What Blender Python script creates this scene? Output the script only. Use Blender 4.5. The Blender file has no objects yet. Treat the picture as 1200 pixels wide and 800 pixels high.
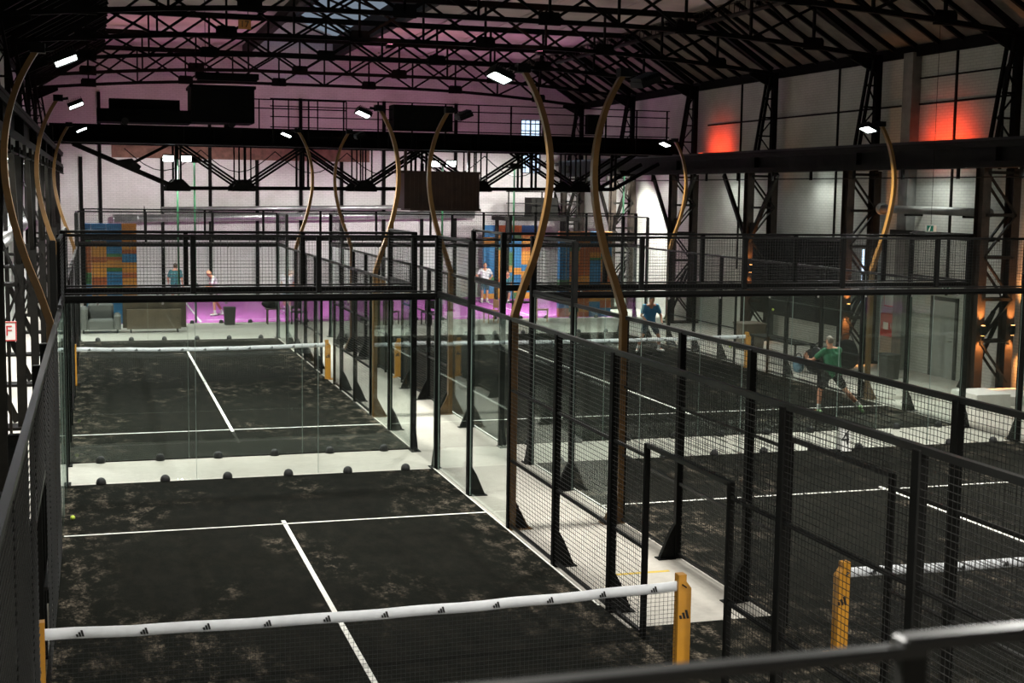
import bpy, bmesh, math, random
from mathutils import Vector, Matrix
random.seed(7)
S = bpy.context.scene
COL = S.collection
PI = math.pi

# ------------------------------------------------------------------ camera, world, exposure
F_PX, CAM = 1592.06, Vector((0.4873, -12.1661, 4.7651))
PITCH, YAW, ROLL = .1093, .2979, .0138
fw = Vector((math.sin(YAW)*math.cos(PITCH), math.cos(YAW)*math.cos(PITCH), -math.sin(PITCH)))
rt = Vector((math.cos(YAW), -math.sin(YAW), 0)); up = rt.cross(fw)
r2 = rt*math.cos(ROLL)+up*math.sin(ROLL); u2 = -rt*math.sin(ROLL)+up*math.cos(ROLL)
cam = bpy.data.cameras.new('camera'); co = bpy.data.objects.new('camera', cam); COL.objects.link(co)
m = Matrix((r2, u2, -fw)).transposed().to_4x4(); m.translation = CAM
co.matrix_world = m
cam.sensor_width = 36; cam.lens = F_PX/1200*36; cam.clip_start = .05; cam.clip_end = 300
cam.dof.use_dof = True; cam.dof.focus_distance = 20; cam.dof.aperture_fstop = 5.0
S.camera = co
w = bpy.data.worlds.new('world'); S.world = w; w.use_nodes = True
bg = w.node_tree.nodes['Background']; bg.inputs[0].default_value = (.62, .78, 1, 1); bg.inputs[1].default_value = 1.3
S.view_settings.view_transform = 'Standard'; S.view_settings.look = 'None'
S.view_settings.gamma = 1; S.view_settings.use_curve_mapping = False
S.view_settings.exposure = 0.4
S.cycles.max_bounces = 8; S.cycles.diffuse_bounces = 3; S.cycles.glossy_bounces = 3
S.cycles.transparent_max_bounces = 40; S.cycles.transmission_bounces = 6
S.cycles.use_denoising = True
S.cycles.sample_clamp_indirect = 4
LAMP_W = 150.0          # court floodlight
HALL_LAMPS = True

# ------------------------------------------------------------------ materials
MATS = {}
def nt(name):
    mt = bpy.data.materials.new(name); mt.use_nodes = True
    t = mt.node_tree; p = t.nodes['Principled BSDF']; MATS[name] = mt
    return mt, t, p
def node(t, typ, **kw):
    n = t.nodes.new(typ)
    for k, v in kw.items():
        if k.startswith('i_'):
            key = k[2:]; n.inputs[int(key) if key.isdigit() else key].default_value = v
        else: setattr(n, k, v)
    return n
def coords(t, scale=(1, 1, 1)):
    tc = node(t, 'ShaderNodeTexCoord'); mp = node(t, 'ShaderNodeMapping'); mp.inputs['Scale'].default_value = scale
    t.links.new(tc.outputs['Object'], mp.inputs[0]); return mp.outputs[0]
def noise(t, vec, scale, detail=4, rough=.6):
    n = node(t, 'ShaderNodeTexNoise'); n.inputs['Scale'].default_value = scale
    n.inputs['Detail'].default_value = detail; n.inputs['Roughness'].default_value = rough
    t.links.new(vec, n.inputs['Vector']); return n.outputs[0]
def ramp(t, f, stops):
    r = node(t, 'ShaderNodeValToRGB'); e = r.color_ramp.elements
    e[0].position, e[0].color = stops[0][0], (*stops[0][1], 1)
    e[1].position, e[1].color = stops[-1][0], (*stops[-1][1], 1)
    for pos, c in stops[1:-1]:
        q = e.new(pos); q.color = (*c, 1)
    t.links.new(f, r.inputs[0]); return r.outputs[0]
def mixc(t, f, a, b, typ='MIX'):
    n = node(t, 'ShaderNodeMix', data_type='RGBA', blend_type=typ)
    for s, v in ((0, f), (6, a), (7, b)):
        if isinstance(v, (tuple, list)): n.inputs[s].default_value = (*v, 1)
        elif isinstance(v, (int, float)): n.inputs[s].default_value = v
        else: t.links.new(v, n.inputs[s])
    return n.outputs[2]
def bump(t, p, h, strength=.3, dist=.01):
    b = node(t, 'ShaderNodeBump'); b.inputs['Strength'].default_value = strength; b.inputs['Distance'].default_value = dist
    t.links.new(h, b.inputs['Height']); t.links.new(b.outputs[0], p.inputs['Normal'])
def plain(name, c, rough=.5, metal=0., var=.15, scale=6, spec=.5):
    mt, t, p = nt(name)
    v = noise(t, coords(t), scale)
    a = tuple(x*(1-var) for x in c); b = tuple(min(1, x*(1+var)) for x in c)
    t.links.new(ramp(t, v, [(.35, a), (.65, b)]), p.inputs['Base Color'])
    p.inputs['Roughness'].default_value = rough; p.inputs['Metallic'].default_value = metal
    p.inputs['Specular IOR Level'].default_value = spec
    return mt
plain('black_steel', (.0045, .0045, .004), .55, 0, .2, spec=.10)
plain('fence_wire', (.013, .013, .012), .5, 0, .1, spec=.3)
plain('rail_steel', (.006, .006, .0055), .4, 0, .2, spec=.3)
plain('old_steel', (.0075, .0065, .005), .65, 0, .35, 3, spec=.12)
plain('column_steel', (.026, .019, .014), .65, 0, .35, 3, spec=.15)
plain('truss_steel', (.004, .0036, .0032), .7, 0, .3, 2, spec=.06)
plain('ochre_paint', (.15, .076, .018), .34, 0, .12, 4)
plain('net_ochre', (.50, .23, .025), .4, 0, .1, 4)
plain('white_vinyl', (.90, .92, .95), .45, 0, .05)
plain('white_line', (.78, .77, .72), .8, 0, .12, 20)
plain('net_cord', (.012, .012, .012), .8, 0, .1)
plain('logo_black', (.01, .01, .01), .6, 0, .05)
plain('galvanised', (.42, .43, .42), .3, .8, .2, 3)
plain('grey_pipe', (.16, .16, .145), .55, .1, .2, 3)
plain('rubber_black', (.011, .011, .011), .6, 0, .1)
plain('silver', (.6, .6, .6), .25, .9, .1)
plain('brown_panel', (.040, .018, .010), .55, 0, .25, 2)
plain('dark_cabinet', (.004, .004, .0036), .8, 0, .2, spec=.05)
plain('green_paint', (.008, .085, .03), .5, 0, .1)
plain('red_paint', (.42, .025, .02), .4, 0, .1)
plain('sign_white', (.80, .80, .76), .5, 0, .04)
plain('sign_red', (.50, .03, .03), .5, 0, .05)
plain('sign_green', (.03, .30, .16), .5, 0, .05)
plain('orange_plate', (.50, .22, .05), .5, 0, .1)
plain('sofa_grey', (.13, .13, .12), .9, 0, .1, 12)
plain('wood_brown', (.085, .062, .038), .5, 0, .25, 3)
plain('pale_wood', (.55, .30, .13), .5, 0, .2, 3)
plain('bin_grey', (.055, .055, .048), .6, 0, .15)
plain('bag_black', (.005, .0055, .0055), .8, 0, .3, spec=.08)
plain('platform_white', (.70, .69, .64), .7, 0, .06)
plain('block_blue', (.03, .17, .36), .45, 0, .12, 1.5)
plain('block_orange', (.62, .24, .035), .45, 0, .12, 1.5)
plain('block_rust', (.42, .10, .025), .45, 0, .15, 1.5)
plain('block_green', (.06, .17, .06), .45, 0, .12, 1.5)
plain('brown_brick', (.17, .085, .06), .85, 0, .3, 3)
plain('skin', (.52, .235, .14), .55, 0, .06)
plain('hair_grey', (.16, .13, .10), .7, 0, .15)
plain('hair_dark', (.05, .03, .02), .7, 0, .15)
plain('shirt_green', (.015, .13, .055), .8, 0, .1)
plain('shirt_blue', (.035, .17, .34), .8, 0, .1)
plain('shirt_light_blue', (.25, .55, .72), .8, 0, .1)
plain('shirt_teal', (.03, .12, .13), .8, 0, .1)
plain('shirt_white', (.66, .62, .64), .8, 0, .06)
plain('shorts_black', (.005, .005, .006), .9, 0, .1, spec=.05)
plain('shorts_navy', (.03, .05, .07), .85, 0, .1)
plain('shoe_white', (.75, .75, .70), .6, 0, .05)
plain('shoe_lime', (.50, .72, .40), .6, 0, .05)
plain('eye_dark', (.02, .02, .02), .3, 0, .05)
plain('ball_yellow', (.62, .75, .10), .85, 0, .05)
plain('racket_black', (.02, .02, .022), .4, 0, .1)
plain('backpack_blue', (.10, .22, .30), .8, 0, .1)
plain('yellow_tape', (.60, .42, .05), .7, 0, .1)
plain('roof_board', (.11, .092, .07), .85, 0, .25, 2)
plain('window_bar', (.02, .02, .02), .6, 0, .1)

def emit(name, c, s):
    mt = bpy.data.materials.new(name); mt.use_nodes = True; t = mt.node_tree
    t.nodes.remove(t.nodes['Principled BSDF'])
    e = node(t, 'ShaderNodeEmission'); e.inputs[0].default_value = (*c, 1); e.inputs[1].default_value = s
    t.links.new(e.outputs[0], t.nodes['Material Output'].inputs[0]); MATS[name] = mt
emit('lamp_lens', (.86, 1, .97), 14)
emit('sconce_glow', (1, .42, .12), 8)
emit('red_lens', (1, .08, .02), 6)
emit('pink_lens', (1, .30, .45), 4)
emit('strip_light', (.55, .75, 1), 1.6)
emit('exit_glow', (.05, .45, .28), .14)
emit('sky_pane', (.60, .74, .92), .22)

def glassmat(name, tint, refl=1.0):
    mt = bpy.data.materials.new(name); mt.use_nodes = True; t = mt.node_tree
    t.nodes.remove(t.nodes['Principled BSDF'])
    tr = node(t, 'ShaderNodeBsdfTransparent'); tr.inputs[0].default_value = (*tint, 1)
    gl = node(t, 'ShaderNodeBsdfGlossy'); gl.inputs['Roughness'].default_value = .02; gl.inputs[0].default_value = (.9, 1, .97, 1)
    lw = node(t, 'ShaderNodeLayerWeight'); lw.inputs[0].default_value = .5
    pw = node(t, 'ShaderNodeMath', operation='POWER'); pw.inputs[1].default_value = 5; t.links.new(lw.outputs['Facing'], pw.inputs[0])
    mu = node(t, 'ShaderNodeMath', operation='MULTIPLY_ADD'); mu.inputs[1].default_value = .55*refl; mu.inputs[2].default_value = .022*refl
    t.links.new(pw.outputs[0], mu.inputs[0])
    mx = node(t, 'ShaderNodeMixShader'); t.links.new(mu.outputs[0], mx.inputs[0])
    t.links.new(tr.outputs[0], mx.inputs[1]); t.links.new(gl.outputs[0], mx.inputs[2])
    t.links.new(mx.outputs[0], t.nodes['Material Output'].inputs[0]); MATS[name] = mt
glassmat('court_glass', (.945, .965, .955))
plain('glass_edge', (.22, .28, .25), .3, 0, .05)
glassmat('window_glass', (.95, .97, 1))

def turf(name, half):
    mt, t, p = nt(name)
    v = coords(t)
    fine = noise(t, v, 90, 3, .7)
    base = ramp(t, fine, [(.3, (.004, .0045, .0035)), (.7, (.013, .0135, .011))])
    big = noise(t, coords(t, (1, .55, 1)), .55, 3, .55)
    mid = noise(t, coords(t, (1.5, .8, 1)), 2.8, 8, .76)
    spk = noise(t, v, 30, 5, .8)
    def mr(f, a, b):
        n = node(t, 'ShaderNodeMapRange'); n.inputs[1].default_value = a; n.inputs[2].default_value = b
        t.links.new(f, n.inputs[0]); return n.outputs[0]
    def mul(a, b):
        n = node(t, 'ShaderNodeMath', operation='MULTIPLY'); t.links.new(a, n.inputs[0]); t.links.new(b, n.inputs[1]); return n.outputs[0]
    mask = mul(mul(mr(big, .50, .66), mr(mid, .51, .64)), mr(spk, .44, .58))
    # sand swept against the long edges and to the net
    sep = node(t, 'ShaderNodeSeparateXYZ'); t.links.new(node_out_obj(t), sep.inputs[0])
    ab = node(t, 'ShaderNodeMath', operation='ABSOLUTE'); t.links.new(sep.outputs[0], ab.inputs[0])
    edge = mul(mul(mr(ab.outputs[0], half-.75, half-.05), mr(mid, .505, .64)), mr(spk, .42, .60))
    mx_ = node(t, 'ShaderNodeMath', operation='MAXIMUM'); t.links.new(mask, mx_.inputs[0]); t.links.new(edge, mx_.inputs[1])
    sm = node(t, 'ShaderNodeMath', operation='MULTIPLY'); t.links.new(mx_.outputs[0], sm.inputs[0]); sm.inputs[1].default_value = .62
    mid2 = mr(mid, .42, .8)
    haze = node(t, 'ShaderNodeMath', operation='MULTIPLY'); t.links.new(mid2, haze.inputs[0]); haze.inputs[1].default_value = .025
    ad = node(t, 'ShaderNodeMath', operation='ADD', use_clamp=True); t.links.new(sm.outputs[0], ad.inputs[0]); t.links.new(haze.outputs[0], ad.inputs[1])
    t.links.new(mixc(t, ad.outputs[0], base, (.40, .33, .25)), p.inputs['Base Color'])
    p.inputs['Roughness'].default_value = .95; p.inputs['Specular IOR Level'].default_value = .03
    bump(t, p, fine, .5, .006)
def node_out_obj(t):
    return node(t, 'ShaderNodeTexCoord').outputs['Object']
turf('black_turf', 3.0); turf('black_turf_wide', 5.0)
def turf_pink():
    mt, t, p = nt('magenta_turf')
    fine = noise(t, coords(t), 40, 3, .7)
    t.links.new(ramp(t, fine, [(.3, (.40, .075, .34)), (.7, (.50, .11, .44))]), p.inputs['Base Color'])
    p.inputs['Roughness'].default_value = .85
turf_pink()
def concrete():
    mt, t, p = nt('concrete')
    v = coords(t)
    a = noise(t, v, .7, 5, .6); b = noise(t, v, 9, 5, .7)
    c = mixc(t, .35, ramp(t, a, [(.3, (.45, .42, .365)), (.7, (.62, .585, .52))]), ramp(t, b, [(.3, (.38, .355, .31)), (.7, (.66, .62, .55))]))
    t.links.new(c, p.inputs['Base Color']); p.inputs['Roughness'].default_value = .45
    p.inputs['Specular IOR Level'].default_value = .35
    bump(t, p, b, .1, .004)
concrete()
def whitebrick(name, c, axis):
    mt, t, p = nt(name)
    tc = node(t, 'ShaderNodeTexCoord'); sp = node(t, 'ShaderNodeSeparateXYZ'); cb = node(t, 'ShaderNodeCombineXYZ')
    t.links.new(tc.outputs['Object'], sp.inputs[0])
    t.links.new(sp.outputs[axis], cb.inputs[0]); t.links.new(sp.outputs[2], cb.inputs[1])
    br = node(t, 'ShaderNodeTexBrick'); t.links.new(cb.outputs[0], br.inputs[0])
    br.inputs['Scale'].default_value = 1; br.inputs['Brick Width'].default_value = .25; br.inputs['Row Height'].default_value = .08
    br.inputs['Mortar Size'].default_value = .008
    br.inputs['Color1'].default_value = (*c, 1); br.inputs['Color2'].default_value = (*[x*.94 for x in c], 1)
    br.inputs['Mortar'].default_value = (*[x*.74 for x in c], 1)
    n = noise(t, tc.outputs['Object'], .8, 5, .6)
    dirt = ramp(t, n, [(.3, (.80, .79, .76)), (.65, (1, 1, 1))])
    t.links.new(mixc(t, 1.0, br.outputs[0], dirt, 'MULTIPLY'), p.inputs['Base Color'])
    p.inputs['Roughness'].default_value = .75
    bump(t, p, br.outputs['Fac'], -.3, .01)
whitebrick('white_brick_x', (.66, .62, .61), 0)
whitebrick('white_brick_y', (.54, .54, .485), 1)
plain('ceiling_paint', (.52, .45, .42), .85, 0, .12, .8)
plain('door_paint', (.36, .37, .34), .6, 0, .05)
plain('panel_white', (.62, .66, .62), .7, 0, .08, 1)

# ------------------------------------------------------------------ mesh helpers
class MB:
    def __init__(s): s.v, s.f, s.m = [], [], []
    def add(s, vs, fs, mi=0):
        o = len(s.v); s.v += [tuple(v) for v in vs]
        s.f += [tuple(o+i for i in f) for f in fs]; s.m += [mi]*len(fs); return s
    BF = [(0, 3, 2, 1), (4, 5, 6, 7), (0, 1, 5, 4), (1, 2, 6, 5), (2, 3, 7, 6), (3, 0, 4, 7)]
    def box(s, x0, x1, y0, y1, z0, z1, mi=0):
        return s.add([(x0, y0, z0), (x1, y0, z0), (x1, y1, z0), (x0, y1, z0), (x0, y0, z1), (x1, y0, z1), (x1, y1, z1), (x0, y1, z1)], s.BF, mi)
    def cbox(s, x0, x1, y0, y1, z0, z1, c=.006, mi=0):
        # box with chamfered vertical and top edges
        xs = [(x0+c, y0), (x1-c, y0), (x1, y0+c), (x1, y1-c), (x1-c, y1), (x0+c, y1), (x0, y1-c), (x0, y0+c)]
        cx, cy = (x0+x1)/2, (y0+y1)/2
        def sh(k): return [(cx+(x-cx)*(1-c/max(abs(x1-x0)/2, 1e-6)*k), cy+(y-cy)*(1-c/max(abs(y1-y0)/2, 1e-6)*k)) for x, y in xs]
        rings = [(xs, z0), (xs, z1-c), (sh(1), z1)]
        vs = [(x, y, z) for r, z in rings for x, y in r]; fs = [tuple(reversed(range(8))), tuple(range(16, 24))]
        for k in range(2):
            for i in range(8): fs.append((k*8+i, k*8+(i+1) % 8, (k+1)*8+(i+1) % 8, (k+1)*8+i))
        return s.add(vs, fs, mi)
    def bar(s, p, q, a, b, upv=None, mi=0, caps=True):
        p, q = Vector(p), Vector(q); d = (q-p).normalized()
        u = Vector(upv) if upv else (Vector((0, 0, 1)) if abs(d.z) < .95 else Vector((0, 1, 0)))
        x = d.cross(u).normalized(); y = x.cross(d)
        c = [(-a/2, -b/2), (a/2, -b/2), (a/2, b/2), (-a/2, b/2)]
        vs = [p+x*i+y*j for i, j in c]+[q+x*i+y*j for i, j in c]
        fs = s.BF if caps else s.BF[2:]
        return s.add(vs, fs, mi)
    def tube(s, pts, r, n=8, mi=0, closed=False, caps=True):
        pts = [Vector(p) for p in pts]; N = len(pts); rs = r if isinstance(r, (list, tuple)) else [r]*N
        vs, fs = [], []; ux = None
        for i, p in enumerate(pts):
            d = (pts[min(i+1, N-1)]-pts[max(i-1, 0)]).normalized()
            if ux is None:
                a = Vector((0, 0, 1)) if abs(d.z) < .9 else Vector((1, 0, 0)); ux = d.cross(a).normalized()
            ux = (ux-d*ux.dot(d)).normalized(); uy = d.cross(ux)
            vs += [p+(ux*math.cos(2*PI*k/n)+uy*math.sin(2*PI*k/n))*rs[i] for k in range(n)]
        for i in range(N-1):
            for k in range(n): fs.append((i*n+k, i*n+(k+1) % n, (i+1)*n+(k+1) % n, (i+1)*n+k))
        if caps: fs += [tuple(reversed(range(n))), tuple(range((N-1)*n, N*n))]
        return s.add(vs, fs, mi)
    def prism(s, poly, axis, a0, a1, mi=0):
        # polygon in the plane normal to axis: 'x' -> (y,z), 'y' -> (x,z), 'z' -> (x,y)
        f = {'x': lambda u, v, t: (t, u, v), 'y': lambda u, v, t: (u, t, v), 'z': lambda u, v, t: (u, v, t)}[axis]
        n = len(poly); vs = [f(u, v, a0) for u, v in poly]+[f(u, v, a1) for u, v in poly]
        fs = [tuple(reversed(range(n))), tuple(range(n, 2*n))]+[(i, (i+1) % n, n+(i+1) % n, n+i) for i in range(n)]
        return s.add(vs, fs, mi)
    def lathe(s, prof, n=16, c=(0, 0, 0), mi=0):
        vs, fs = [], []
        for r, z in prof: vs += [(c[0]+r*math.cos(2*PI*k/n), c[1]+r*math.sin(2*PI*k/n), c[2]+z) for k in range(n)]
        for i in range(len(prof)-1):
            for k in range(n): fs.append((i*n+k, i*n+(k+1) % n, (i+1)*n+(k+1) % n, (i+1)*n+k))
        fs += [tuple(reversed(range(n))), tuple(range((len(prof)-1)*n, len(prof)*n))]
        return s.add(vs, fs, mi)
    def cap(s, p, q, r1, r2, n=10, mi=0):
        # tapered capsule
        p, q = Vector(p), Vector(q); d = q-p
        d = d.normalized() if d.length > 1e-6 else Vector((0, 0, 1))
        pts, rs = [], []
        for k in range(1, 5): a = PI/2*k/4.2-PI/2*.0; 
        for k in range(5):
            a = PI/2*(1-k/4); a = min(a, PI/2*.93); pts.append(p-d*r1*math.sin(a)); rs.append(r1*math.cos(a))
        for k in range(5):
            a = PI/2*(k/4); a = min(a, PI/2*.93); pts.append(q+d*r2*math.sin(a)); rs.append(r2*math.cos(a))
        return s.tube(pts, rs, n, mi)
    def ell(s, c, r, n=14, m=9, mi=0, rot=None):
        vs, fs = [], []
        for i in range(m+1):
            a = -PI/2*.97+PI*.97*i/m
            for k in range(n):
                v = Vector((r[0]*math.cos(a)*math.cos(2*PI*k/n), r[1]*math.cos(a)*math.sin(2*PI*k/n), r[2]*math.sin(a)))
                if rot: v = rot @ v
                vs.append(Vector(c)+v)
        for i in range(m):
            for k in range(n): fs.append((i*n+k, i*n+(k+1) % n, (i+1)*n+(k+1) % n, (i+1)*n+k))
        fs += [tuple(reversed(range(n))), tuple(range(m*n, (m+1)*n))]
        return s.add(vs, fs, mi)
    def build(s, name, mats, parent=None, smooth=False):
        mats = [mats] if isinstance(mats, str) else mats
        off = Vector(parent.get('_base', (0, 0, 0))) if parent else Vector((0, 0, 0))
        me = bpy.data.meshes.new(name)
        me.from_pydata([tuple(Vector(v)-off) for v in s.v], [], s.f)
        for n_ in mats: me.materials.append(MATS[n_])
        if len(mats) > 1: me.polygons.foreach_set('material_index', s.m)
        if smooth: me.polygons.foreach_set('use_smooth', [True]*len(s.f))
        me.update()
        o = bpy.data.objects.new(name, me); COL.objects.link(o)
        if parent:
            o.parent = parent
            o['_base'] = tuple(off)
        else: o['_base'] = (0., 0., 0.)
        return o
def tag(o, label=None, cat=None, group=None, kind=None):
    if label: o['label'] = label
    if cat: o['category'] = cat
    if group: o['group'] = group
    if kind: o['kind'] = kind
    return o
def thing(name, label, cat, base=(0, 0, 0), group=None, kind=None):
    o = bpy.data.objects.new(name, None); COL.objects.link(o); o.location = base; o['_base'] = tuple(float(x) for x in base)
    o.empty_display_size = .2
    return tag(o, label, cat, group, kind)
def kids(o): return [c for c in ALL_KIDS(o)]
def ALL_KIDS(o): return list(o.children)
def copy_tree(o, loc, rz, label, group=None):
    r = o.copy(); COL.objects.link(r); r.location = loc; r.rotation_euler = (0, 0, rz); r['label'] = label
    r['_base'] = tuple(float(x) for x in loc)
    if group: r['group'] = group
    for ch in list(o.children):
        c = ch.copy(); COL.objects.link(c); c.parent = r
        for g in list(ch.children):
            d = g.copy(); COL.objects.link(d); d.parent = c
    return r
def struct(name, mb, mats, label, cat=None):
    o = mb.build(name, mats); return tag(o, label, cat or name.split('_')[0], None, 'structure')
def text_mesh(txt, size, mat, parent, name, loc, rx=PI/2, rz=0, depth=.002):
    cu = bpy.data.curves.new(name, 'FONT'); cu.body = txt; cu.size = size; cu.align_x = 'CENTER'; cu.align_y = 'CENTER'; cu.extrude = depth
    tmp = bpy.data.objects.new(name, cu); COL.objects.link(tmp)
    dg = bpy.context.evaluated_depsgraph_get(); me = bpy.data.meshes.new_from_object(tmp.evaluated_get(dg))
    bpy.data.objects.remove(tmp); bpy.data.curves.remove(cu)
    me.materials.clear(); me.materials.append(MATS[mat])
    o = bpy.data.objects.new(name, me); COL.objects.link(o); o.parent = parent
    o.location = Vector(loc)-Vector(parent.get('_base', (0, 0, 0))); o.rotation_euler = (rx, 0, rz)
    return o

# ------------------------------------------------------------------ dimensions
XW0, XW1, YBK, YFAR = -2.1, 22.1, -16.0, 48.0
FL, FR, CL, CR = -.05, 6.05, 7.75, 17.87          # fence lines: small courts left/right, big courts left/right
YW, YB, YE = 10.28, 12.11, 31.6                   # near back walls, far courts' near walls, far courts' far walls
NETB = 21.81
COLY = [9.85, 16.0, 22.15, 28.3, 34.45, 40.6, 46.75]
EAVE_Z, SKY_X0, SKY_X1, SKY_Z = 8.8, 6.8, 10.7, 10.88

# ------------------------------------------------------------------ setting
struct('floor', MB().box(XW0, XW1, YBK, YFAR, -.2, 0), 'concrete', 'pale grey concrete hall floor between the courts', 'floor')
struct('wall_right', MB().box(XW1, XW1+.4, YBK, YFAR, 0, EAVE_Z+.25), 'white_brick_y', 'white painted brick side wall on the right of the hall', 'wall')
struct('wall_left', MB().box(XW0-.4, XW0, YBK, YFAR, 0, EAVE_Z+.25), 'panel_white', 'white panelled side wall behind the left row of steel columns', 'wall')
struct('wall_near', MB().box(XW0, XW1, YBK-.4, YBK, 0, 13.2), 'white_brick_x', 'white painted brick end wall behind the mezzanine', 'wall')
# far gable wall with a window opening
WX0, WX1, WZ0, WZ1 = 19.25, 20.25, 5.65, 8.1
gb = MB()
gb.box(XW0, WX0, YFAR, YFAR+.4, 0, 13.2); gb.box(WX1, XW1, YFAR, YFAR+.4, 0, 13.2)
gb.box(WX0, WX1, YFAR, YFAR+.4, 0, WZ0); gb.box(WX0, WX1, YFAR, YFAR+.4, WZ1, 13.2)
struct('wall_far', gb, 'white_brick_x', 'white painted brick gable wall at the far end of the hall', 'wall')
wn = thing('window_1', 'tall barred daylight window high on the far gable wall', 'window', (WX0, YFAR, WZ0), kind='structure')
fr = MB()
for x in (WX0, (WX0+WX1)/2-.03, WX1-.06): fr.box(x, x+.06, YFAR+.1, YFAR+.16, WZ0, WZ1)
for k in range(6):
    z = WZ0+(WZ1-WZ0-.05)*k/5; fr.box(WX0, WX1, YFAR+.11, YFAR+.15, z, z+.04)
for x in (WX0+.26, WX1-.26): fr.box(x-.012, x+.012, YFAR+.11, YFAR+.15, WZ0, WZ1)
fr.build('window_frame', 'window_bar', wn)
MB().box(WX0, WX1, YFAR+.12, YFAR+.13, WZ0, WZ1).build('window_pane', 'window_glass', wn)
# brown brick band and pilasters on the far wall
struct('trim_1', MB().box(1.2, 12.2, YFAR-.06, YFAR, 6.0, 6.55), 'brown_brick', 'brown brick band across the far gable wall', 'trim')
for i, x in enumerate((-.05, .72, 3.25, 5.25, 7.25, 9.15, 10.95, 12.85, 14.6, 16.15)):
    struct('trim_%d' % (i+2), MB().box(x-.07, x+.07, YFAR-.12, YFAR, 0, 8.7 if i % 2 else 6.0), 'truss_steel',
           'dark steel pilaster on the far gable wall, number %d from its left corner' % (i+1), 'trim')
# window reveals on the roof: roof slabs
XM = (XW0+XW1)/2
def roofpair(x0, z0, x1, z1, th):
    b = MB()
    for s in (1, -1):
        pts = [(x0, z0), (x1, z1), (x1, z1+th), (x0, z0+th)]
        b.prism([(XM+s*(x-XM), z) for x, z in pts][::s], 'y', YBK-.4, YFAR+.4)
    return b
RX0, RX1, RZ = 1.0, 19.1, 10.62
b = MB()
b.prism([(XW0-.4, EAVE_Z-.2), (RX0, RZ), (RX0, RZ+.15), (XW0-.4, EAVE_Z-.05)], 'y', YBK-.4, YFAR+.4)
b.prism([(RX1, RZ), (XW1+.4, EAVE_Z-.2), (XW1+.4, EAVE_Z-.05), (RX1, RZ+.15)], 'y', YBK-.4, YFAR+.4)
for k in range(60):
    y = YBK+.6+k*1.06
    b.bar((XW0, y, EAVE_Z-.02), (RX0, y, RZ-.07), .10, .13, mi=1); b.bar((XW1, y, EAVE_Z-.02), (RX1, y, RZ-.07), .10, .13, mi=1)
for x0_, x1_ in ((XW0, RX0), (XW1, RX1)):
    b.bar((x0_+(x1_-x0_)*.04, YBK, EAVE_Z-.06), (x0_+(x1_-x0_)*.04, YFAR, EAVE_Z-.06), .12, .3, mi=1)
struct('ceiling', b, ['roof_board', 'truss_steel'], 'steep dark ribbed lower roof slopes along both eaves', 'ceiling')
b = MB()
b.prism([(RX0, RZ), (SKY_X0, SKY_Z), (SKY_X0, SKY_Z+.15), (RX0, RZ+.15)], 'y', YBK-.4, YFAR+.4)
b.prism([(SKY_X1, SKY_Z), (RX1, RZ), (RX1, RZ+.15), (SKY_X1, SKY_Z+.15)], 'y', YBK-.4, YFAR+.4)
for x in (3.0, 5.0, 12.6, 14.6, 16.8):
    z = SKY_Z-.03-(abs(x-8.8)-1.9)*.026; b.box(x-.02, x+.02, YBK, YFAR, z-.03, z+.02)
struct('ceiling_upper', b, 'ceiling_paint', 'pale painted flat upper roof on both sides of the skylight', 'ceiling')
SXM = (SKY_X0+SKY_X1)/2
sk = thing('window_2', 'long raised ridge skylight with dull bluish panes along the roof', 'skylight', (SXM, 16, SKY_Z), kind='structure')
b = MB()
for x in (SKY_X0, SKY_X1): b.box(x-.13, x+.13, YBK, YFAR, SKY_Z-.38, SKY_Z+.45)
b.box(SXM-.06, SXM+.06, YBK, YFAR, SKY_Z+1.05, SKY_Z+1.25)
for k in range(33):
    y = YBK+2*k
    for x in (SKY_X0, SKY_X1): b.bar((x, y, SKY_Z+.42), (SXM, y, SKY_Z+1.15), .05, .08)
b.build('skylight_frame', 'old_steel', sk)
b = MB()
b.prism([(SKY_X0-.1, SKY_Z+.5), (SXM, SKY_Z+1.26), (SXM, SKY_Z+1.30), (SKY_X0-.1, SKY_Z+.54)], 'y', YBK, YFAR)
b.prism([(SXM, SKY_Z+1.26), (SKY_X1+.1, SKY_Z+.5), (SKY_X1+.1, SKY_Z+.54), (SXM, SKY_Z+1.30)], 'y', YBK, YFAR)
b.build('skylight_pane', 'sky_pane', sk)
# mezzanine the picture is taken from
struct('floor_mezzanine', MB().box(XW0, XW1, YBK, -10.55, 2.95, 3.15), 'concrete', 'mezzanine floor slab behind the near railing', 'floor')

# wall details right: cable trays, conduit, pier, door
b = MB()
for y in (18.9, 24.8, 31.3): b.box(XW1-.05, XW1, y-.03, y+.03, 2.2, 8.6)
b.box(XW1-.04, XW1, 16.6, 34.0, 7.28, 7.33); b.box(XW1-.04, XW1, 17.0, 21.2, 7.98, 8.02); b.box(XW1-.05, XW1, 16.9, 16.97, 5.5, 8.0)
tag(b.build('wall_conduit', 'old_steel'), 'thin dark conduit runs on the upper right brick wall', 'conduit')
tag(MB().box(XW1-.28, XW1, 20.55, 21.0, 0, 8.7).build('wall_pier', 'grey_pipe'), 'grey boxed pier on the right wall beside the red glow', 'pier', None, 'structure')
dr = thing('door_1', 'white flush door with dark frame in the right brick wall', 'door', (XW1, 18.9, 0), kind='structure')
b = MB(); b.box(XW1-.05, XW1, 18.35, 18.45, 0, 2.15); b.box(XW1-.05, XW1, 19.45, 19.55, 0, 2.15); b.box(XW1-.05, XW1, 18.35, 19.55, 2.05, 2.15); b.build('door_frame', 'bin_grey', dr)
MB().box(XW1-.03, XW1, 18.45, 19.45, 0, 2.05).build('door_leaf', 'door_paint', dr)
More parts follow.
